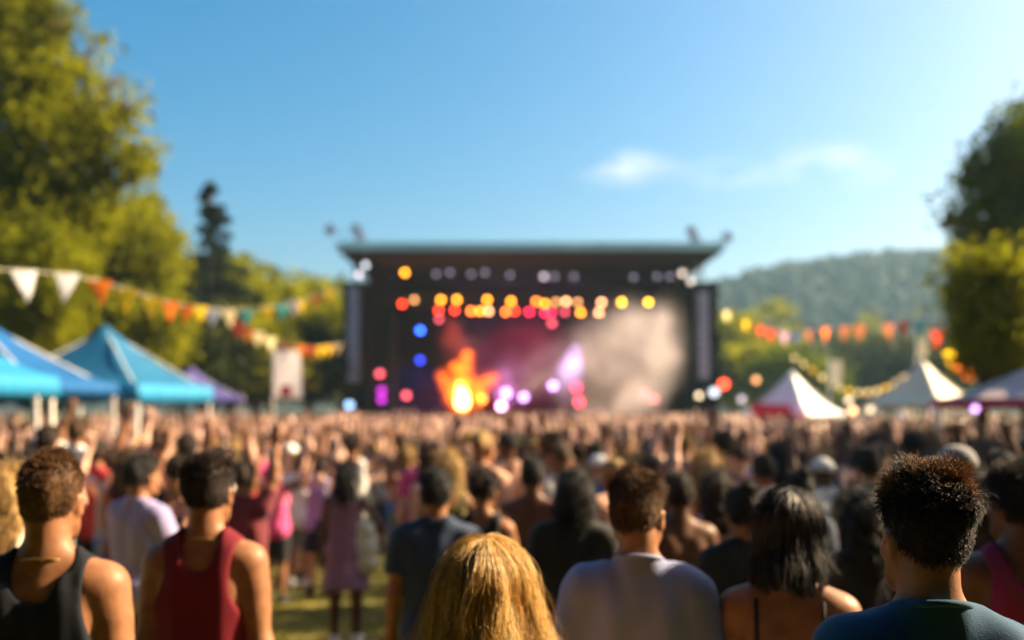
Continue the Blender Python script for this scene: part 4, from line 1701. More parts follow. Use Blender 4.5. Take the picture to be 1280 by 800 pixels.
def short_hair(M, hs, seed, top_len=.035, side_len=.014, n=5200, curl=.004, curl_f=9, width=.0011, kind='short', lift=.6, amp=.004, grow=-.004, fwd=.4):
    V, Q = hero_cap(kind, amp=amp, seed=seed, grow=grow)
    r = np.random.default_rng(seed)
    idx = r.choice(len(V), n)
    root = V[idx] + r.normal(size=(n, 3)) * .003
    nrm = root - np.array((0, -.014, .02))
    nrm /= np.linalg.norm(nrm, axis=1)[:, None]
    root -= nrm * .002
    topw = np.clip((root[:, 2] - .045) / .06, 0, 1)
    cen = root[r.choice(n, 90)]
    cid = np.argmin(((root[:, None, :] - cen[None]) ** 2).sum(2), 1)
    cdir, clen = r.normal(size=(90, 3)) * .42, r.uniform(.55, 1.35, 90)
    ln = (side_len + (top_len - side_len) * topw) * lerp(1.0, clen[cid], .3 + .7 * topw)
    down = np.array((0, -.35, -1.0))
    sweep = np.array((.15, fwd, .15))
    d0 = nrm * (.55 + lift * topw)[:, None] + down[None] * (1 - topw)[:, None] * .8 + sweep[None] * topw[:, None] + cdir[cid] * (.35 + .65 * topw)[:, None] + r.normal(size=(n, 3)) * .16

    def flow(p, d, t):
        return d + (down[None] * .25 * (1 - .6 * topw)[:, None]) + r.normal(size=d.shape) * .10
    S = strands(root, d0, ln, 5, width, flow, (curl * (.15 + .85 * topw))[:, None], curl_f, seed)
    v, q = join([(V, Q), S])
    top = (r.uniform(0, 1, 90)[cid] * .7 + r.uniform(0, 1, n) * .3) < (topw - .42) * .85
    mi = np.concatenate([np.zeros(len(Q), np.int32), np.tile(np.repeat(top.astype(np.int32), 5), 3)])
    return to_body(v, M, hs), q, mi


def long_hair(M, hs, seed, ztip, n=3400, rx=.097, ry=.120, rz=.117, flare=.10, wave=.008, width=.0016, front=.75, loose=.16, kind='long', inner=True, part=.0, tipvar=.12, clump=.09):
    r = np.random.default_rng(seed)
    parts = []
    if inner:
        parts.append(hero_cap(kind, amp=.003, seed=seed, freq=30, grow=-.006))
    phi = r.uniform(front, 2 * math.pi - front, n) + math.pi / 2           # 90 degrees is the face
    side = np.cos(phi)
    m1, m2 = 7, 11
    P = np.zeros((n, m1 + m2, 3))
    ck = (phi * 9 + r.normal(0, .25, n)).astype(int) % 97
    lay = r.uniform(-.07, .07, n) + r.uniform(-clump, clump, 97)[ck]
    th_end = R(98)
    for i in range(m1):
        th = R(4) + (th_end - R(4)) * i / (m1 - 1)
        k = 1 + lay * .5
        P[:, i, 0] = rx * k * np.sin(th) * np.cos(phi) + part * np.cos(th)
        P[:, i, 1] = -.014 + ry * k * np.sin(th) * np.sin(phi) + .03 * np.cos(th) * np.sin(phi)
        P[:, i, 2] = .024 + rz * (1 + lay * .35) * np.cos(th)
    tip = ztip + r.uniform(-.5, .6, n) * tipvar
    for j in range(m2):
        f = (j + 1) / m2
        z = P[:, m1 - 1, 2] + (tip - P[:, m1 - 1, 2]) * f
        gather = 1 - .10 * math.sin(math.pi * min(1, f * 1.4)) + flare * f * (1 + lay)
        ph2 = phi + .25 * f * np.sign(np.sin(phi) + 1.2) * np.cos(phi) * .5
        P[:, m1 + j, 0] = rx * (1 + lay * .5) * np.cos(ph2) * gather
        P[:, m1 + j, 1] = -.014 + ry * (1 + lay * .5) * np.sin(ph2) * gather - .012 * f
        P[:, m1 + j, 2] = z
    T = np.linspace(0, 1, m1 + m2)[None, :]
    clump = (phi * 11).astype(int)
    ph0 = r.uniform(0, 6.28, 200)
    pc = ph0[np.mod(clump, 200)] + r.normal(0, .35, n)
    fr = r.uniform(9, 15, 200)[np.mod(clump, 200)]
    w = wave * np.clip(T * 1.6 - .25, 0, 1)
    wob = np.cumsum(np.cumsum(r.normal(0, .0011, (97, m1 + m2, 3)), axis=1), axis=1)[ck]
    P += wob * (wave / .02)
    P[:, :, 0] += w * np.sin(fr[:, None] * T + pc[:, None])
    P[:, :, 1] += w * np.cos(fr[:, None] * T * .9 + pc[:, None])
    # flyaways
    nf = int(n * loose)
    if nf:
        k = r.choice(n, nf)
        F = P[k].copy()
        out = F - F.mean(axis=(0, 1))
        out[:, :, 2] = .3 * np.abs(out[:, :, 2])
        F += out * r.uniform(.02, .30, (nf, 1, 1)) * np.clip(T * 1.2, 0.05, 1)[:, :, None]
        F += np.cumsum(r.normal(0, .0035, F.shape), axis=1)
        Sf = tubes3(F, width * .6, .2, r)
    S = tubes3(P, width, .35, r)
    parts.append(S)
    if nf:
        parts.append(Sf)
    v, q = join(parts)
    return to_body(v, M, hs), q, (0 if not inner else len(parts[0][1])), n, m1 + m2, nf


def collar(r0=.066):
    pts = []
    for k in range(29):
        a = 2 * math.pi * k / 28
        pts.append((r0 * 1.07 * math.cos(a), -.021 + r0 * 1.05 * math.sin(a), 1.488 - .026 * math.sin(a)))
    return MB().tube(pts, .0085, 6, False).mesh('collar', True)


def chain(rx=.072, drop=.03):
    pts = []
    for k in range(41):
        a = 2 * math.pi * k / 40
        pts.append((rx * 1.05 * math.cos(a), -.012 + rx * 1.0 * math.sin(a), 1.452 - drop * math.sin(a) - .004))
    return MB().tube(pts, .0028, 5, False).mesh('necklace', True)


def hero(label, px, top, d, sex, rz, skin, shirt_kind, shirt_mat, hair, hair_mats, yaw=0.0, pitch=0.0, roll=0.0, pose='down', shw=1.0, hs=1.0, arms=None, seed=1,
         extra=.012, bottoms=('shorts', 'black'), hem=.80, loose=0.0, scoop=1.0, necklace=None):
    t = at(px, top, d)
    gz = ground_z(d)
    s = (t.z - gz) / (1.75 + extra)
    g = figure(sex, pose, shw, hs, R(yaw), R(pitch), R(roll), arms)
    o = link('person', norm_mesh('person', body_mesh(g, HI)), SKIN[skin])
    # the head, not the feet, belongs at px
    o.location = (t.x, d, gz)
    o.rotation_euler = (0, 0, R(rz))
    o.scale = (s, s, s)
    tag(o, label, 'person')
    if shirt_kind == 'tee':
        v = tee(g, HI, seed=seed, hem=hem, loose=loose, amp=.0045)
    elif shirt_kind == 'tank':
        v = tank(g, HI, seed=seed, hem=hem, scoop=scoop)
    else:
        v = camisole(g, HI)
    nm = {'tee': 't_shirt', 'tank': 'tank_top', 'cami': 'camisole'}[shirt_kind]
    so_ = link(nm, norm_mesh(nm, v), shirt_mat, o)
    if shirt_kind == 'tee':
        link('collar', collar(.067 if sex == 'm' else .058), shirt_mat, so_)
    if shirt_kind == 'cami':
        for k in (1, -1):
            x = k * .098
            pts = [(x * .98, -.112, 1.12), (x * .99, -.118, 1.24), (x, -.110, 1.34), (x, -.080, 1.425), (x, -.025, 1.462), (x, .04, 1.435), (x * .95, .095, 1.36), (x * .9, .118, 1.27)]
            link('strap', MB().tube(pts, .0065, 6).mesh('strap', True), CLOTH['black'], so_)
    kind, colr = bottoms
    link(kind, norm_mesh(kind, legwear(g, .012, .52 if kind == 'shorts' else (.10 if kind == 'trousers' else .55), seed, 'shorts' if kind == 'trousers' else kind)), CLOTH[colr], o)
    for k in (1, -1):
        link('shoe', norm_mesh('shoe', shoe(g, .012, k)), CLOTH['grey'], o)
    if necklace:
        link('necklace', chain(), necklace, o)
    for k in (1, -1):
        e = head_xf(g['M'], s=hs)((k * .032, .0775, .002))
        eo = bpy.data.objects.new('eye', globe_eye)
        COL.objects.link(eo)
        eo.parent = o
        eo.location = e
        eo.scale = (.0118 * hs,) * 3
    M = g['M']
    if hair[0] == 'short':
        v, q, mi = short_hair(M, hs, seed, **hair[1])
        me = mesh_np('hair', v, q, True, mi)
        me.materials.append(hair_mats[0])
        me.materials.append(hair_mats[-1])
        ho = bpy.data.objects.new('hair', me)
        COL.objects.link(ho)
        ho.parent = o
    else:
        v, q, nin, n, m_, nf = long_hair(M, hs, seed, **hair[1])
        r = np.random.default_rng(seed + 5)
        mi = np.zeros(len(q), np.int32)
        pick = r.choice(len(hair_mats), n)
        # three side faces are stored one after the other for every strand
        body = np.tile(np.repeat(pick, m_ - 1), 3)
        mi[nin:nin + len(body)] = body
        rest = len(q) - nin - len(body)
        if rest > 0:
            mi[nin + len(body):] = np.tile(np.repeat(r.choice(len(hair_mats), nf), m_ - 1), 3)
        me = mesh_np('hair', v, q, True, mi)
        for hm in hair_mats:
            me.materials.append(hm)
        ho = bpy.data.objects.new('hair', me)
        COL.objects.link(ho)
        ho.parent = o
    return o


globe_eye = MB().raw(np.array(gv), gq).mesh('eye', True)
globe_eye.materials.append(mat('eye_white', (.75, .72, .68), .2, .03, 3))
GOLD = mat('gold_chain', (.55, .36, .12), .3, .1, 20, metal=.9)
BL1 = mat('hair_blond_light', (.86, .62, .26), .4, .25, 60, spec=.4, transl=.3)
BL2 = mat('hair_blond_mid', (.72, .46, .15), .4, .25, 60, spec=.4, transl=.3)
BL3 = mat('hair_blond_dark', (.30, .165, .055), .42, .25, 60, spec=.45)
BK1 = mat('hair_near_black', (.012, .009, .009), .5, .3, 40, spec=.4)
BR1 = mat('hair_deep_brown', (.020, .011, .008), .6, .3, 60, spec=.2)
CURL = mat('hair_sunlit_curls', (.24, .12, .042), .55, .3, 60, spec=.25, transl=.35)  # golden sunlight on the top curls, painted as a lighter hair colour
BR2 = mat('hair_warm_brown', (.075, .036, .014), .6, .3, 60, spec=.15)
SHIRT_TEAL = mat('t_shirt_teal', (.008, .060, .135), .85, .08, 5, .12, 300, spec=.2, sheen=.1)
SHIRT_GREY = mat('t_shirt_grey_lavender', (.21, .235, .40), .85, .08, 5, .12, 300, spec=.2, sheen=.1)
TANK_BLACK = mat('tank_black', (.008, .010, .015), .85, .1, 5, .12, 300, spec=.2)
TANK_RED = mat('tank_dark_red', (.13, .006, .014), .8, .1, 5, .12, 300, spec=.2)
CAMI = mat('camisole_rust', (.16, .035, .018), .8, .1, 5, .3, 300, spec=.2)
STRAPB = mat('top_magenta', (.20, .014, .06), .85, .1, 5, .3, 300, spec=.2)

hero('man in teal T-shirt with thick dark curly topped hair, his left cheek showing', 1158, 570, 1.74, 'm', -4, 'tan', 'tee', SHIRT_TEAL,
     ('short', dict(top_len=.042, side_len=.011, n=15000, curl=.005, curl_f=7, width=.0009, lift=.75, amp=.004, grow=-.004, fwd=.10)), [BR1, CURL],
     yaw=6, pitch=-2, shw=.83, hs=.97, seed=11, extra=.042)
hero('man in grey lavender T-shirt with short brown hair, a rim of sun on one shoulder', 797, 588, 2.55, 'm', -4, 'tan', 'tee', SHIRT_GREY,
     ('short', dict(top_len=.026, side_len=.012, n=6500, curl=.002, width=.0013, lift=.5)), [BR2], yaw=-16, shw=.93, seed=12, loose=.01)
hero('woman with a black bob in a backless rust top with thin dark straps', 985, 604, 2.5, 'f', -14, 'tan', 'cami', CAMI,
     ('long', dict(ztip=-.135, n=8000, rx=.100, ry=.122, wave=.003, flare=.10, loose=.05, kind='short', tipvar=.05, width=.0012, clump=.025)), [BK1, BK1, BR1], yaw=0, shw=1.02, seed=13, extra=.03)
hero('blonde person with long loose sunlit hair, seen from the shoulders up only', 608, 664, 2.12, 'f', 4, 'fair', 'tank', CLOTH['maroon'],
     ('long', dict(ztip=-.42, n=11000, clump=.085, rx=.100, ry=.120, wave=.030, flare=.28, loose=.42, tipvar=.12, width=.0009)), [BL1, BL2, BL2, BL3], yaw=-6, pitch=4, shw=.95, seed=14, extra=.035)
hero('man in black tank top with close cropped hair and a thin neck chain', 62, 566, 2.42, 'm', 6, 'tan', 'tank', TANK_BLACK,
     ('short', dict(top_len=.018, side_len=.006, n=6500, curl=.001, width=.0012, lift=.5)), [BR2], yaw=3, shw=.88, seed=15, scoop=1.15, necklace=GOLD)
hero('man in dark red tank top with short dark hair and a neck chain', 259, 567, 2.95, 'm', -2, 'tan', 'tank', TANK_RED,
     ('short', dict(top_len=.028, side_len=.010, n=6500, curl=.002, width=.0013, lift=.6)), [BR1], yaw=3, shw=.86, seed=16, scoop=1.1, necklace=GOLD)
hero('curly haired person in magenta top, half cut off by the picture edge', 1274, 582, 2.85, 'm', -6, 'brown', 'tank', STRAPB,
     ('short', dict(top_len=.04, side_len=.03, n=6000, curl=.008, curl_f=9, width=.0014, kind='short', lift=.7)), [BR1], yaw=14, shw=.95, seed=17)

# ------------------------------------------------------------------ the people of the crowd
HN = 0.0125
CACHE = {}


def cached(key, fn):
    if key not in CACHE:
        CACHE[key] = fn()
    return CACHE[key]


def fig(sex, pose):
    return cached(('fig', sex, pose), lambda: figure(sex, pose))


def v_body(sex, pose):
    return cached(('b', sex, pose), lambda: body_mesh(fig(sex, pose), HN, hh=.0065))


def v_shirt(sex, pose, gar):
    return cached(('s', sex, pose, gar), lambda: (tee if gar == 'tee' else tank)(fig(sex, pose), HN, seed=hash((len(pose), gar == 'tee')) % 97))


def v_bottom(sex, kind):
    return cached(('l', sex, kind), lambda: legwear(fig(sex, 'down'), HN, {'shorts': .52, 'trousers': .10, 'skirt': .58}[kind], 3, 'shorts' if kind == 'trousers' else kind))


def v_hair(kind):
    def mk():
        Q0 = head_xf(np.eye(3))
        amp = {'curly': .010, 'long': .006, 'bob': .003}.get(kind, .004)
        V, Q = sdf(hair_prims(kind, Q0, np.eye(3)), .009, .02, noise=lumps(amp, 5, 60 if kind == 'curly' else 42))
        r = np.random.default_rng(len(kind))
        n = 1500
        root = V[r.choice(len(V), n)]
        nrm = root - HEAD_C - np.array((0, -.02, 0))
        nrm /= np.linalg.norm(nrm, axis=1)[:, None]
        topw = np.clip((root[:, 2] - HEAD_C[2] - .05) / .06, 0, 1)
        lg = {'long': .07, 'bob': .05, 'curly': .03, 'buzz': .010}.get(kind, .024)
        dn = np.array((0, -.25, -1.0))
        d0 = nrm * (.35 + .4 * topw)[:, None] + dn[None] * (1 - topw)[:, None] + np.array((.1, .3, 0))[None] * topw[:, None] + r.normal(size=(n, 3)) * .3
        S = strands(root - nrm * .003, d0, np.full(n, lg), 4, .0022, lambda p, d, t: d + dn[None] * .2 + r.normal(size=d.shape) * .2, .006 if kind == 'curly' else 0, 8, 3)
        return join([(V, Q), S])
    return cached(('h', kind), mk)


def v_cap(kind):
    def mk():
        Q0 = head_xf(np.eye(3))
        E = lambda c, r: ell(Q0(c), r)
        if kind == 'cap':
            a = sdf([(ell(Q0((0, -.012, .045)), (.092, .115, .095)), .01)], .008, .01, keep=[(Q0((0, 0, .045)), (0, .15, -.98))])
            b = sdf([(ell(Q0((0, .125, .05)), (.075, .075, .010)), .01)], .006, .01)
            return join([a, b])
        a = sdf([(ell(Q0((0, -.012, .06)), (.088, .105, .085)), .01), (ell(Q0((0, -.012, .055)), (.19, .205, .014)), .02)], .008, .01)
        return a
    return cached(('c', kind), mk)


def me_of(key, fn):
    return cached(('me',) + key, lambda: norm_mesh(key[0], fn()))


def slot_link(name, me, m_, parent=None):
    o = bpy.data.objects.new(name, me)
    COL.objects.link(o)
    if not me.materials:
        me.materials.append(m_)
    o.material_slots[0].link = 'OBJECT'
    o.material_slots[0].material = m_
    if parent is not None:
        o.parent = parent
    return o


GAR_TEXT = {'tee': 'T-shirt', 'tank': 'tank top', 'bare': 'bare back'}
USED = set()
PEOPLE = []          # (x, y) taken


def near_person(label, x, y, s, rz, sex, pose, gar, colour, bot, bcol, hair, hcol, skin, hat=None, hatcol='white', group='people standing in the crowd', scale_z=1.0):
    o = slot_link('person', me_of(('body', sex, pose), lambda: v_body(sex, pose)), SKIN[skin])
    gz = ground_z(y)
    o.location = (x, y, gz)
    o.rotation_euler = (0, 0, rz)
    o.scale = (s, s, s * scale_z)
    tag(o, label, 'person', group)
    if gar != 'bare':
        nm = 't_shirt' if gar == 'tee' else 'tank_top'
        slot_link(nm, me_of((nm, sex, pose), lambda: v_shirt(sex, pose, gar)), CLOTH[colour], o)
    slot_link(bot, me_of((bot, sex), lambda: v_bottom(sex, bot)), CLOTH[bcol], o)
    for k in (1, -1):
        slot_link('shoe', me_of(('shoe', k), lambda: shoe(None, .013, k)), CLOTH['white' if (int(x * 10) % 3) else 'black'], o)
    if hat and hair == 'short':
        hair = 'buzz'
    slot_link('hair', me_of(('hair', hair), lambda: v_hair(hair)), HAIRM[hcol], o)
    if hat:
        slot_link('cap' if hat == 'cap' else 'straw_hat', me_of(('cap', hat), lambda: v_cap(hat)), CLOTH[hatcol], o)
    PEOPLE.append((x, y))
    USED.add(label)
    return o


def explicit(label, px, top, d, sex, pose, gar, colour, bot, bcol, hair, hcol, skin, rz=None, hat=None, hatcol='white'):
    t = at(px, top, d)
    s = (t.z - ground_z(d)) / 1.775
    sc = min(max(s, .86), 1.10)
    if rz is None:
        rz = random.uniform(-.3, .3) - math.atan2(-t.x * .5, 40)
    near_person(label, t.x, d, sc, rz if rz is not None else 0, sex, pose, gar, colour, bot, bcol, hair, hcol, skin, hat, hatcol)


explicit('dark haired person in lavender T-shirt and black shorts, between the two men in tank tops', 176, 566, 5.0, 'm', 'front', 'tee', 'lavender', 'shorts', 'black', 'short', 'black', 'tan', -.5)
explicit('long haired blonde person behind the man in black tank top, at the picture edge', 10, 580, 3.6, 'f', 'down', 'tank', 'cream', 'shorts', 'navy', 'long', 'blond', 'fair', -.2)
explicit('woman in pink tank top and black shorts with a ponytail, at the grass gap', 343, 572, 9.3, 'f', 'wave', 'tank', 'pink', 'shorts', 'black', 'ponytail', 'dark brown', 'tan', -.2)
explicit('person in bright white T-shirt just behind the woman in pink', 373, 566, 10.4, 'm', 'right', 'tee', 'white', 'shorts', 'grey', 'short', 'brown', 'tan', -.1)
explicit('person in lavender tank top and black skirt across the grass gap', 400, 570, 9.8, 'f', 'up', 'tank', 'lavender', 'skirt', 'black', 'bun', 'dark brown', 'fair', 0)
explicit('woman with very long dark hair in dusky mauve top and skirt, on the open grass', 432, 596, 7.2, 'f', 'hip', 'tank', 'mauve', 'skirt', 'mauve', 'long', 'black', 'brown', .1)
explicit('man in navy T-shirt with short black hair, behind the blonde person', 545, 583, 4.2, 'm', 'down', 'tee', 'navy', 'trousers', 'navy', 'short', 'black', 'tan', .1)
explicit('curly haired person with sunlit shoulders between the navy and the black T-shirt', 604, 600, 4.9, 'f', 'front', 'tank', 'black', 'shorts', 'navy', 'curly', 'dark brown', 'tan', -.2)
explicit('bare backed man with short black hair behind the man in black T-shirt', 666, 570, 5.6, 'm', 'down', 'bare', 'black', 'shorts', 'maroon', 'short', 'black', 'brown', -.1)
explicit('man in black T-shirt with long dark hair, between blonde person and grey T-shirt', 719, 584, 4.3, 'm', 'down', 'tee', 'black', 'trousers', 'black', 'bob', 'black', 'tan', -.1)
explicit('person in white and blue cap and white T-shirt, below the smoke', 748, 566, 7.6, 'm', 'front', 'tee', 'blue', 'shorts', 'navy', 'buzz', 'brown', 'fair', -.4, 'cap', 'white')
explicit('person in yellow straw hat in the middle of the crowd', 657, 541, 9.6, 'f', 'up', 'tank', 'maroon', 'shorts', 'black', 'long', 'brown', 'tan', 0, 'straw', 'yellow')
explicit('long haired blonde woman in red tank top with one arm raised', 884, 562, 5.6, 'f', 'left', 'tank', 'red', 'shorts', 'navy', 'long', 'blond', 'fair', .1)
explicit('woman in white tank top with long dark hair next to the black bob', 896, 592, 4.9, 'f', 'down', 'tank', 'white', 'shorts', 'maroon', 'long', 'dark brown', 'tan', .1)
explicit('man in white T-shirt with short black hair above the black bob', 955, 566, 6.2, 'm', 'down', 'tee', 'white', 'shorts', 'black', 'short', 'black', 'tan', .1)
explicit('person in white T-shirt and white cap with one arm raised, between bob and curly man', 1028, 570, 6.6, 'm', 'left', 'tee', 'white', 'shorts', 'black', 'short', 'black', 'brown', .4, 'cap', 'white')
explicit('man in olive T-shirt with short dark hair, left of the curly topped head', 1086, 556, 5.6, 'm', 'down', 'tee', 'olive', 'trousers', 'black', 'short', 'black', 'tan', .1)
explicit('short woman in black with very long black hair beside the curly topped man', 1080, 634, 3.5, 'f', 'down', 'tee', 'black', 'skirt', 'black', 'long', 'black', 'brown', .1)
explicit('person in grey cap right behind the curly topped man', 1196, 553, 4.4, 'm', 'down', 'tee', 'maroon', 'trousers', 'black', 'buzz', 'black', 'brown', .2, 'cap', 'grey')
explicit('person in black T-shirt mostly hidden by the woman with the black bob', 930, 612, 3.7, 'f', 'down', 'tee', 'black', 'trousers', 'black', 'bun', 'black', 'tan', 0)
explicit('person in navy T-shirt with a dark bun, behind the black bob', 1000, 592, 5.0, 'f', 'down', 'tee', 'navy', 'shorts', 'black', 'bun', 'black', 'brown', 0)
explicit('bare backed man with brown hair next to the grey lavender T-shirt', 848, 600, 4.6, 'm', 'down', 'bare', 'black', 'shorts', 'olive', 'short', 'dark brown', 'brown', .2)
explicit('person in black tank top close behind the magenta top', 1232, 590, 3.9, 'f', 'down', 'tank', 'black', 'skirt', 'black', 'long', 'dark brown', 'brown', 0)
explicit('person in dark red T-shirt behind the man in dark red tank top', 305, 574, 6.0, 'm', 'right', 'tee', 'maroon', 'shorts', 'black', 'short', 'dark brown', 'tan', -.3)
explicit('man in black tank top with both arms up beside the grass gap', 222, 570, 6.6, 'm', 'up', 'tank', 'black', 'shorts', 'grey', 'curly', 'dark brown', 'tan', -.2)
explicit('person in bright white T-shirt below the blue canopy, arms held out', 98, 520, 9.0, 'm', 'wave', 'tee', 'white', 'trousers', 'navy', 'short', 'brown', 'tan', -.3)
explicit('person in bright red T-shirt below the blue canopy', 122, 548, 8.4, 'f', 'front', 'tee', 'red', 'shorts', 'black', 'bun', 'dark brown', 'tan', -.3)
explicit('person in magenta tank top in front of the dark trees, near picture edge', 1250, 560, 5.2, 'f', 'up', 'tank', 'magenta', 'shorts', 'black', 'ponytail', 'black', 'brown', .2)
explicit('person in blue T-shirt below the cream canopy', 1140, 538, 8.0, 'm', 'down', 'tee', 'blue', 'shorts', 'black', 'short', 'black', 'brown', .2)

# cloth bag on the shoulder of the woman on the grass
b = at(455, 690, 7.15)
bag = empty('tote_bag', (b.x, b.y, b.z - .12))
tag(bag, 'pale cloth bag at the hip of the long haired woman on the grass', 'bag')
bg = sdf([(cap((-.06, 0, .0), (.06, 0, .0), .05), .05), (cap((-.05, 0, .34), (.05, 0, .34), .028), .05), (ell((0, 0, .14), (.115, .062, .2)), .05)], .011, .06, noise=lumps(.007, 3, 24))
link('bag_body', norm_mesh('bag_body', bg), mat('bag_canvas', (.60, .62, .50), .85, .1, 8, .3, 40), bag)
MB().tube([(-.06, 0, .38), (-.05, -.02, .62), (-.1, -.02, .78), (-.05, .02, .62), (.05, 0, .38)], .010, 6).build('handle', mat('bag_canvas', (.6, .6, .5)), bag, True)

# ---- the rest of the crowd
LANDMARKS = [(80, 'the blue canopy'), (250, 'the teal canopy'), (325, 'the purple canopy'), (400, 'the white banner'), (465, 'the tree-side speakers'), (540, 'the lighting tower'),
             (605, 'the fire'), (665, 'the pink deck lamp'), (735, 'the lavender beam'), (850, 'the smoke'), (925, 'the ridge-side speakers'), (1050, 'the white canopy'),
             (1215, 'the cream canopy'), (9999, 'the pale pink canopy')]
FARTEMPL = [('m', 'up', 'tee', 'shorts', 'short'), ('f', 'up', 'tank', 'shorts', 'long'), ('m', 'right', 'tee', 'trousers', 'short'), ('f', 'left', 'tee', 'shorts', 'bun'),
            ('m', 'wave', 'tank', 'shorts', 'curly'), ('f', 'wave', 'tank', 'skirt', 'ponytail'), ('m', 'down', 'tee', 'shorts', 'buzz'), ('f', 'front', 'tank', 'skirt', 'long'),
            ('m', 'front', 'bare', 'shorts', 'short'), ('m', 'left', 'bare', 'shorts', 'curly'), ('f', 'right', 'tank', 'shorts', 'bob'), ('m', 'up', 'bare', 'trousers', 'buzz')]


def decimated(me, ratio):
    o = bpy.data.objects.new('tmp', me)
    COL.objects.link(o)
    md = o.modifiers.new('d', 'DECIMATE')
    md.ratio = ratio
    dg = bpy.context.evaluated_depsgraph_get()
    dg.update()
    me2 = bpy.data.meshes.new_from_object(o.evaluated_get(dg))
    bpy.data.objects.remove(o)
    return me2


def far_mesh(i, ratio):
    def mk():
        sex, pose, gar, bot, hair = FARTEMPL[i]
        parts = [v_body(sex, pose)]
        mi = [0]
        if gar != 'bare':
            parts.append(v_shirt(sex, pose, gar))
            mi.append(1)
        parts += [v_bottom(sex, bot), sdf(hair_prims(hair, head_xf(np.eye(3)), np.eye(3)), .012, .02, noise=lumps(.005, 5, 42))]
        mi += [2, 3]
        V, Q = join(parts)
        idx = np.concatenate([np.full(len(p[1]), k) for p, k in zip(parts, mi)])
        me = mesh_np('person', V, Q, True, idx)
        for k in range(4):
            me.materials.append(SKIN['tan'])
        return decimated(me, ratio)
    return cached(('far', i, ratio), mk)


PALETTE = ['white', 'black', 'navy', 'red', 'pink', 'lavender', 'olive', 'grey', 'teal', 'yellow', 'maroon', 'orange', 'blue', 'cream', 'peach', 'magenta']
PWEIGHT = np.array([18, 11, 6, 6, 7, 6, 3, 6, 4, 4, 6, 6, 5, 8, 11, 5], float)
PWEIGHT /= PWEIGHT.sum()
BCOLS = ['black', 'navy', 'grey', 'maroon', 'olive', 'blue']
HCOLS = ['black', 'dark brown', 'brown', 'blond', 'dark brown', 'blond', 'brown', 'brown']


def in_gap(px, d):
    """patches of open grass seen between the people"""
    if d < 9.8 and 325 < px < 500:
        return True
    if d < 6.6 and 108 < px < 330:
        return True
    return False


# positions: nearest first, spaced apart
pos = []
grid = {}


def free(x, y, r):
    k = 1.0
    cx, cy = int(math.floor(x / k)), int(math.floor(y / k))
    for i in (-1, 0, 1):
        for j in (-1, 0, 1):
            for (a, b_) in grid.get((cx + i, cy + j), ()):
                if (a - x) ** 2 + (b_ - y) ** 2 < r * r:
                    return False
    return True


def put(x, y):
    grid.setdefault((int(math.floor(x)), int(math.floor(y))), []).append((x, y))


for (x, y) in PEOPLE:
    put(x, y)
for a in range(90000):
    d = math.sqrt(random.uniform(4.7 ** 2, 44.0 ** 2))
    px = random.uniform(-40, 1320)
    x = (px - 640) / FPX * d
    if in_gap(px, d):
        continue
    if d < 5.6 and 460 < px < 900 and random.random() < .6:
        continue
    if px < 240 and 8.6 < d < 9.6 and px < 40:
        continue
    r = .46 if d < 9 else (.50 if d < 20 else .56)
    if not free(x, d, r):
        continue
    # keep clear of the view of the people placed by hand
    hid = False
    for (a_, b_) in PEOPLE:
        if d < b_ and abs((a_ / b_ - x / d) * FPX) < 10 + 50 / d:
            hid = True
            break
    if hid:
        continue
    put(x, d)
    pos.append((d, x, px))
    if len(pos) > 1750:
        break
pos.sort()
N_IND = 262


def landmark(px):
    for lim, nm in LANDMARKS:
        if px < lim:
            return nm


def person_label(tpl, colour, bcol, hcol, px, long=False):
    sex, pose, gar, bot, hair = tpl
    g_ = ('bare torso' if gar == 'bare' else '%s %s' % (colour, GAR_TEXT[gar]))
    h_ = {'short': 'short', 'long': 'long', 'bun': 'knotted', 'curly': 'curly', 'ponytail': 'ponytailed', 'buzz': 'cropped', 'bob': 'bobbed'}[hair]
    hc = hcol
    if gar == 'bare':
        return 'shirtless, %s hair, %s %s, %s, below %s' % (h_ + ' ' + hcol, bcol, bot, {'up': 'arms up', 'left': 'arm up', 'front': 'hands forward', 'down': 'arms down'}.get(pose, 'arm up'), landmark(px))
    return '%s %s hair, %s, %s, below %s' % (h_, hc, g_, {'up': 'arms up', 'right': 'right arm up', 'left': 'left arm up', 'wave': 'arms wide', 'front': 'hands forward', 'down': 'arms down', 'hip': 'hand on hip'}[pose], landmark(px))


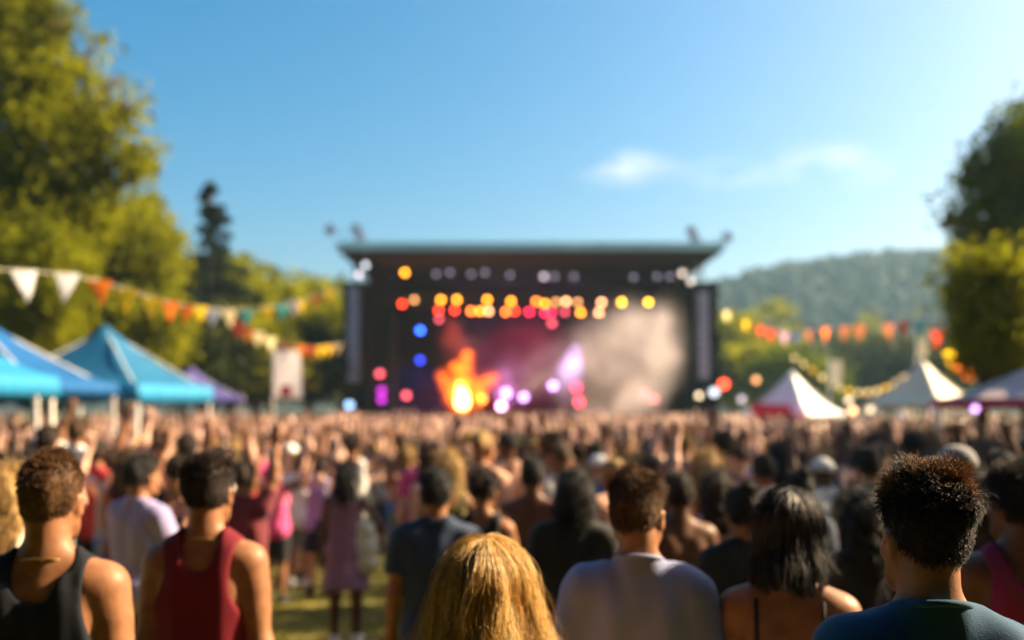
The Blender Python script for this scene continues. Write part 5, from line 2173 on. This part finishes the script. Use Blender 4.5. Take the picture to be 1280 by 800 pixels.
stuff_parts = []
for i, (d, x, px) in enumerate(pos):
    far = d > 12
    if d < 8.5:
        w = {0: .05, 1: .05, 2: .25, 3: .3, 4: .05, 5: .05, 6: 4, 7: 3, 8: 1.2, 9: .15, 10: .3, 11: .05}
    else:
        w = {0: 1.6, 1: 1.5, 2: 1.2, 3: 1.2, 4: 1.0, 5: .9, 6: .9, 7: .8, 8: .7, 9: .9, 10: 1.0, 11: .9}
    ks = list(w)
    rz = random.gauss(0, .35) + math.atan2(x * .45, 40)
    if random.random() < .06:
        rz += random.choice((-1.6, 1.6, 3.0))
    s = random.gauss(.965, .035)
    if i < N_IND:
        for _ in range(60):
            ti = random.choices(ks, [w[k] for k in ks])[0]
            tpl = FARTEMPL[ti]
            colour = str(rng.choice(PALETTE, p=PWEIGHT)) if px < 900 or random.random() < .5 else random.choice(['maroon', 'magenta', 'navy', 'black', 'lavender', 'mauve', 'blue'])
            bcol, hcol = random.choice(BCOLS), random.choice(HCOLS)
            lab = person_label(tpl, colour, bcol, hcol, px)
            if lab not in USED:
                break
        skin = random.choice(['tan', 'tan', 'fair', 'fair', 'fair', 'brown'] if px < 850 else ['tan', 'tan', 'fair', 'brown', 'brown'])
        if px > 900 and random.random() < .4:
            skin = 'brown'
        if d < 14:
            hat = random.choice(('white', 'red', 'navy', 'cream', 'black')) if (random.random() < .13 and tpl[4] in ('short', 'buzz', 'long', 'bob')) else None
            if hat:
                lab = lab.replace(' hair,', ' hair, %s cap,' % hat)
            near_person(lab, x, d, s * (.93 if tpl[0] == 'f' else 1.0), rz, tpl[0], tpl[1], tpl[2], colour, tpl[3], bcol, tpl[4], hcol, skin, 'cap' if hat else None, hat or 'white')
        else:
            USED.add(lab)
            me = far_mesh(ti, .22)
            o = bpy.data.objects.new('person', me)
            COL.objects.link(o)
            o.location = (x, d, ground_z(d))
            o.rotation_euler = (0, 0, rz)
            s2 = s * (.93 if tpl[0] == 'f' else 1.0)
            o.scale = (s2,) * 3
            for k, m_ in enumerate((SKIN[skin], CLOTH[colour], CLOTH[bcol], HAIRM[hcol])):
                o.material_slots[k].link = 'OBJECT'
                o.material_slots[k].material = m_
            tag(o, lab, 'person', 'people standing in the crowd')
    else:
        ti = random.choices(ks, [w[k] for k in ks])[0]
        stuff_parts.append((ti, x, d, rz, s * (.93 if FARTEMPL[ti][0] == 'f' else 1.0)))


def build_far_crowd():
    tm = {}
    for ti in range(len(FARTEMPL)):
        me = far_mesh(ti, .075)
        me.calc_loop_triangles()
        nv = len(me.vertices)
        V = np.zeros(nv * 3, np.float32)
        me.vertices.foreach_get('co', V)
        T = np.zeros(len(me.loop_triangles) * 3, np.int32)
        me.loop_triangles.foreach_get('vertices', T)
        mi = np.zeros(len(me.polygons), np.int32)
        me.polygons.foreach_get('material_index', mi)
        pi = np.zeros(len(me.loop_triangles), np.int32)
        me.loop_triangles.foreach_get('polygon_index', pi)
        tm[ti] = (V.reshape(-1, 3), T.reshape(-1, 3), mi[pi])
    order = ['skin', 'cloth', 'bottom', 'hair']
    mats = [SKIN['fair'], SKIN['tan'], SKIN['brown']] + [CLOTH[c] for c in PALETTE] + [HAIRM['black'], HAIRM['dark brown'], HAIRM['brown'], HAIRM['blond']]
    Vs, Ts, Ms, n = [], [], [], 0
    for (ti, x, d, rz, s) in stuff_parts:
        V, T, mi = tm[ti]
        c, sn = math.cos(rz), math.sin(rz)
        W = np.empty_like(V)
        W[:, 0] = (V[:, 0] * c - V[:, 1] * sn) * s + x
        W[:, 1] = (V[:, 0] * sn + V[:, 1] * c) * s + d
        W[:, 2] = V[:, 2] * s + ground_z(d)
        tab = np.array([random.choice((0, 0, 0, 0, 1, 1, 2) if x < 8 else (0, 1, 1, 2)), 3 + int(rng.choice(len(PALETTE), p=PWEIGHT)), 3 + random.choice((1, 2, 7, 10)), 3 + len(PALETTE) + random.choice((0, 1, 1, 2, 3))])
        Vs.append(W)
        Ts.append(T + n)
        Ms.append(tab[mi])
        n += len(V)
    me = mesh_np('crowd', np.concatenate(Vs), np.concatenate(Ts), True, np.concatenate(Ms))
    for m_ in mats:
        me.materials.append(m_)
    o = bpy.data.objects.new('crowd', me)
    COL.objects.link(o)
    tag(o, 'dense far crowd with raised hands reaching up to the stage front', 'crowd', kind='stuff')


build_far_crowd()
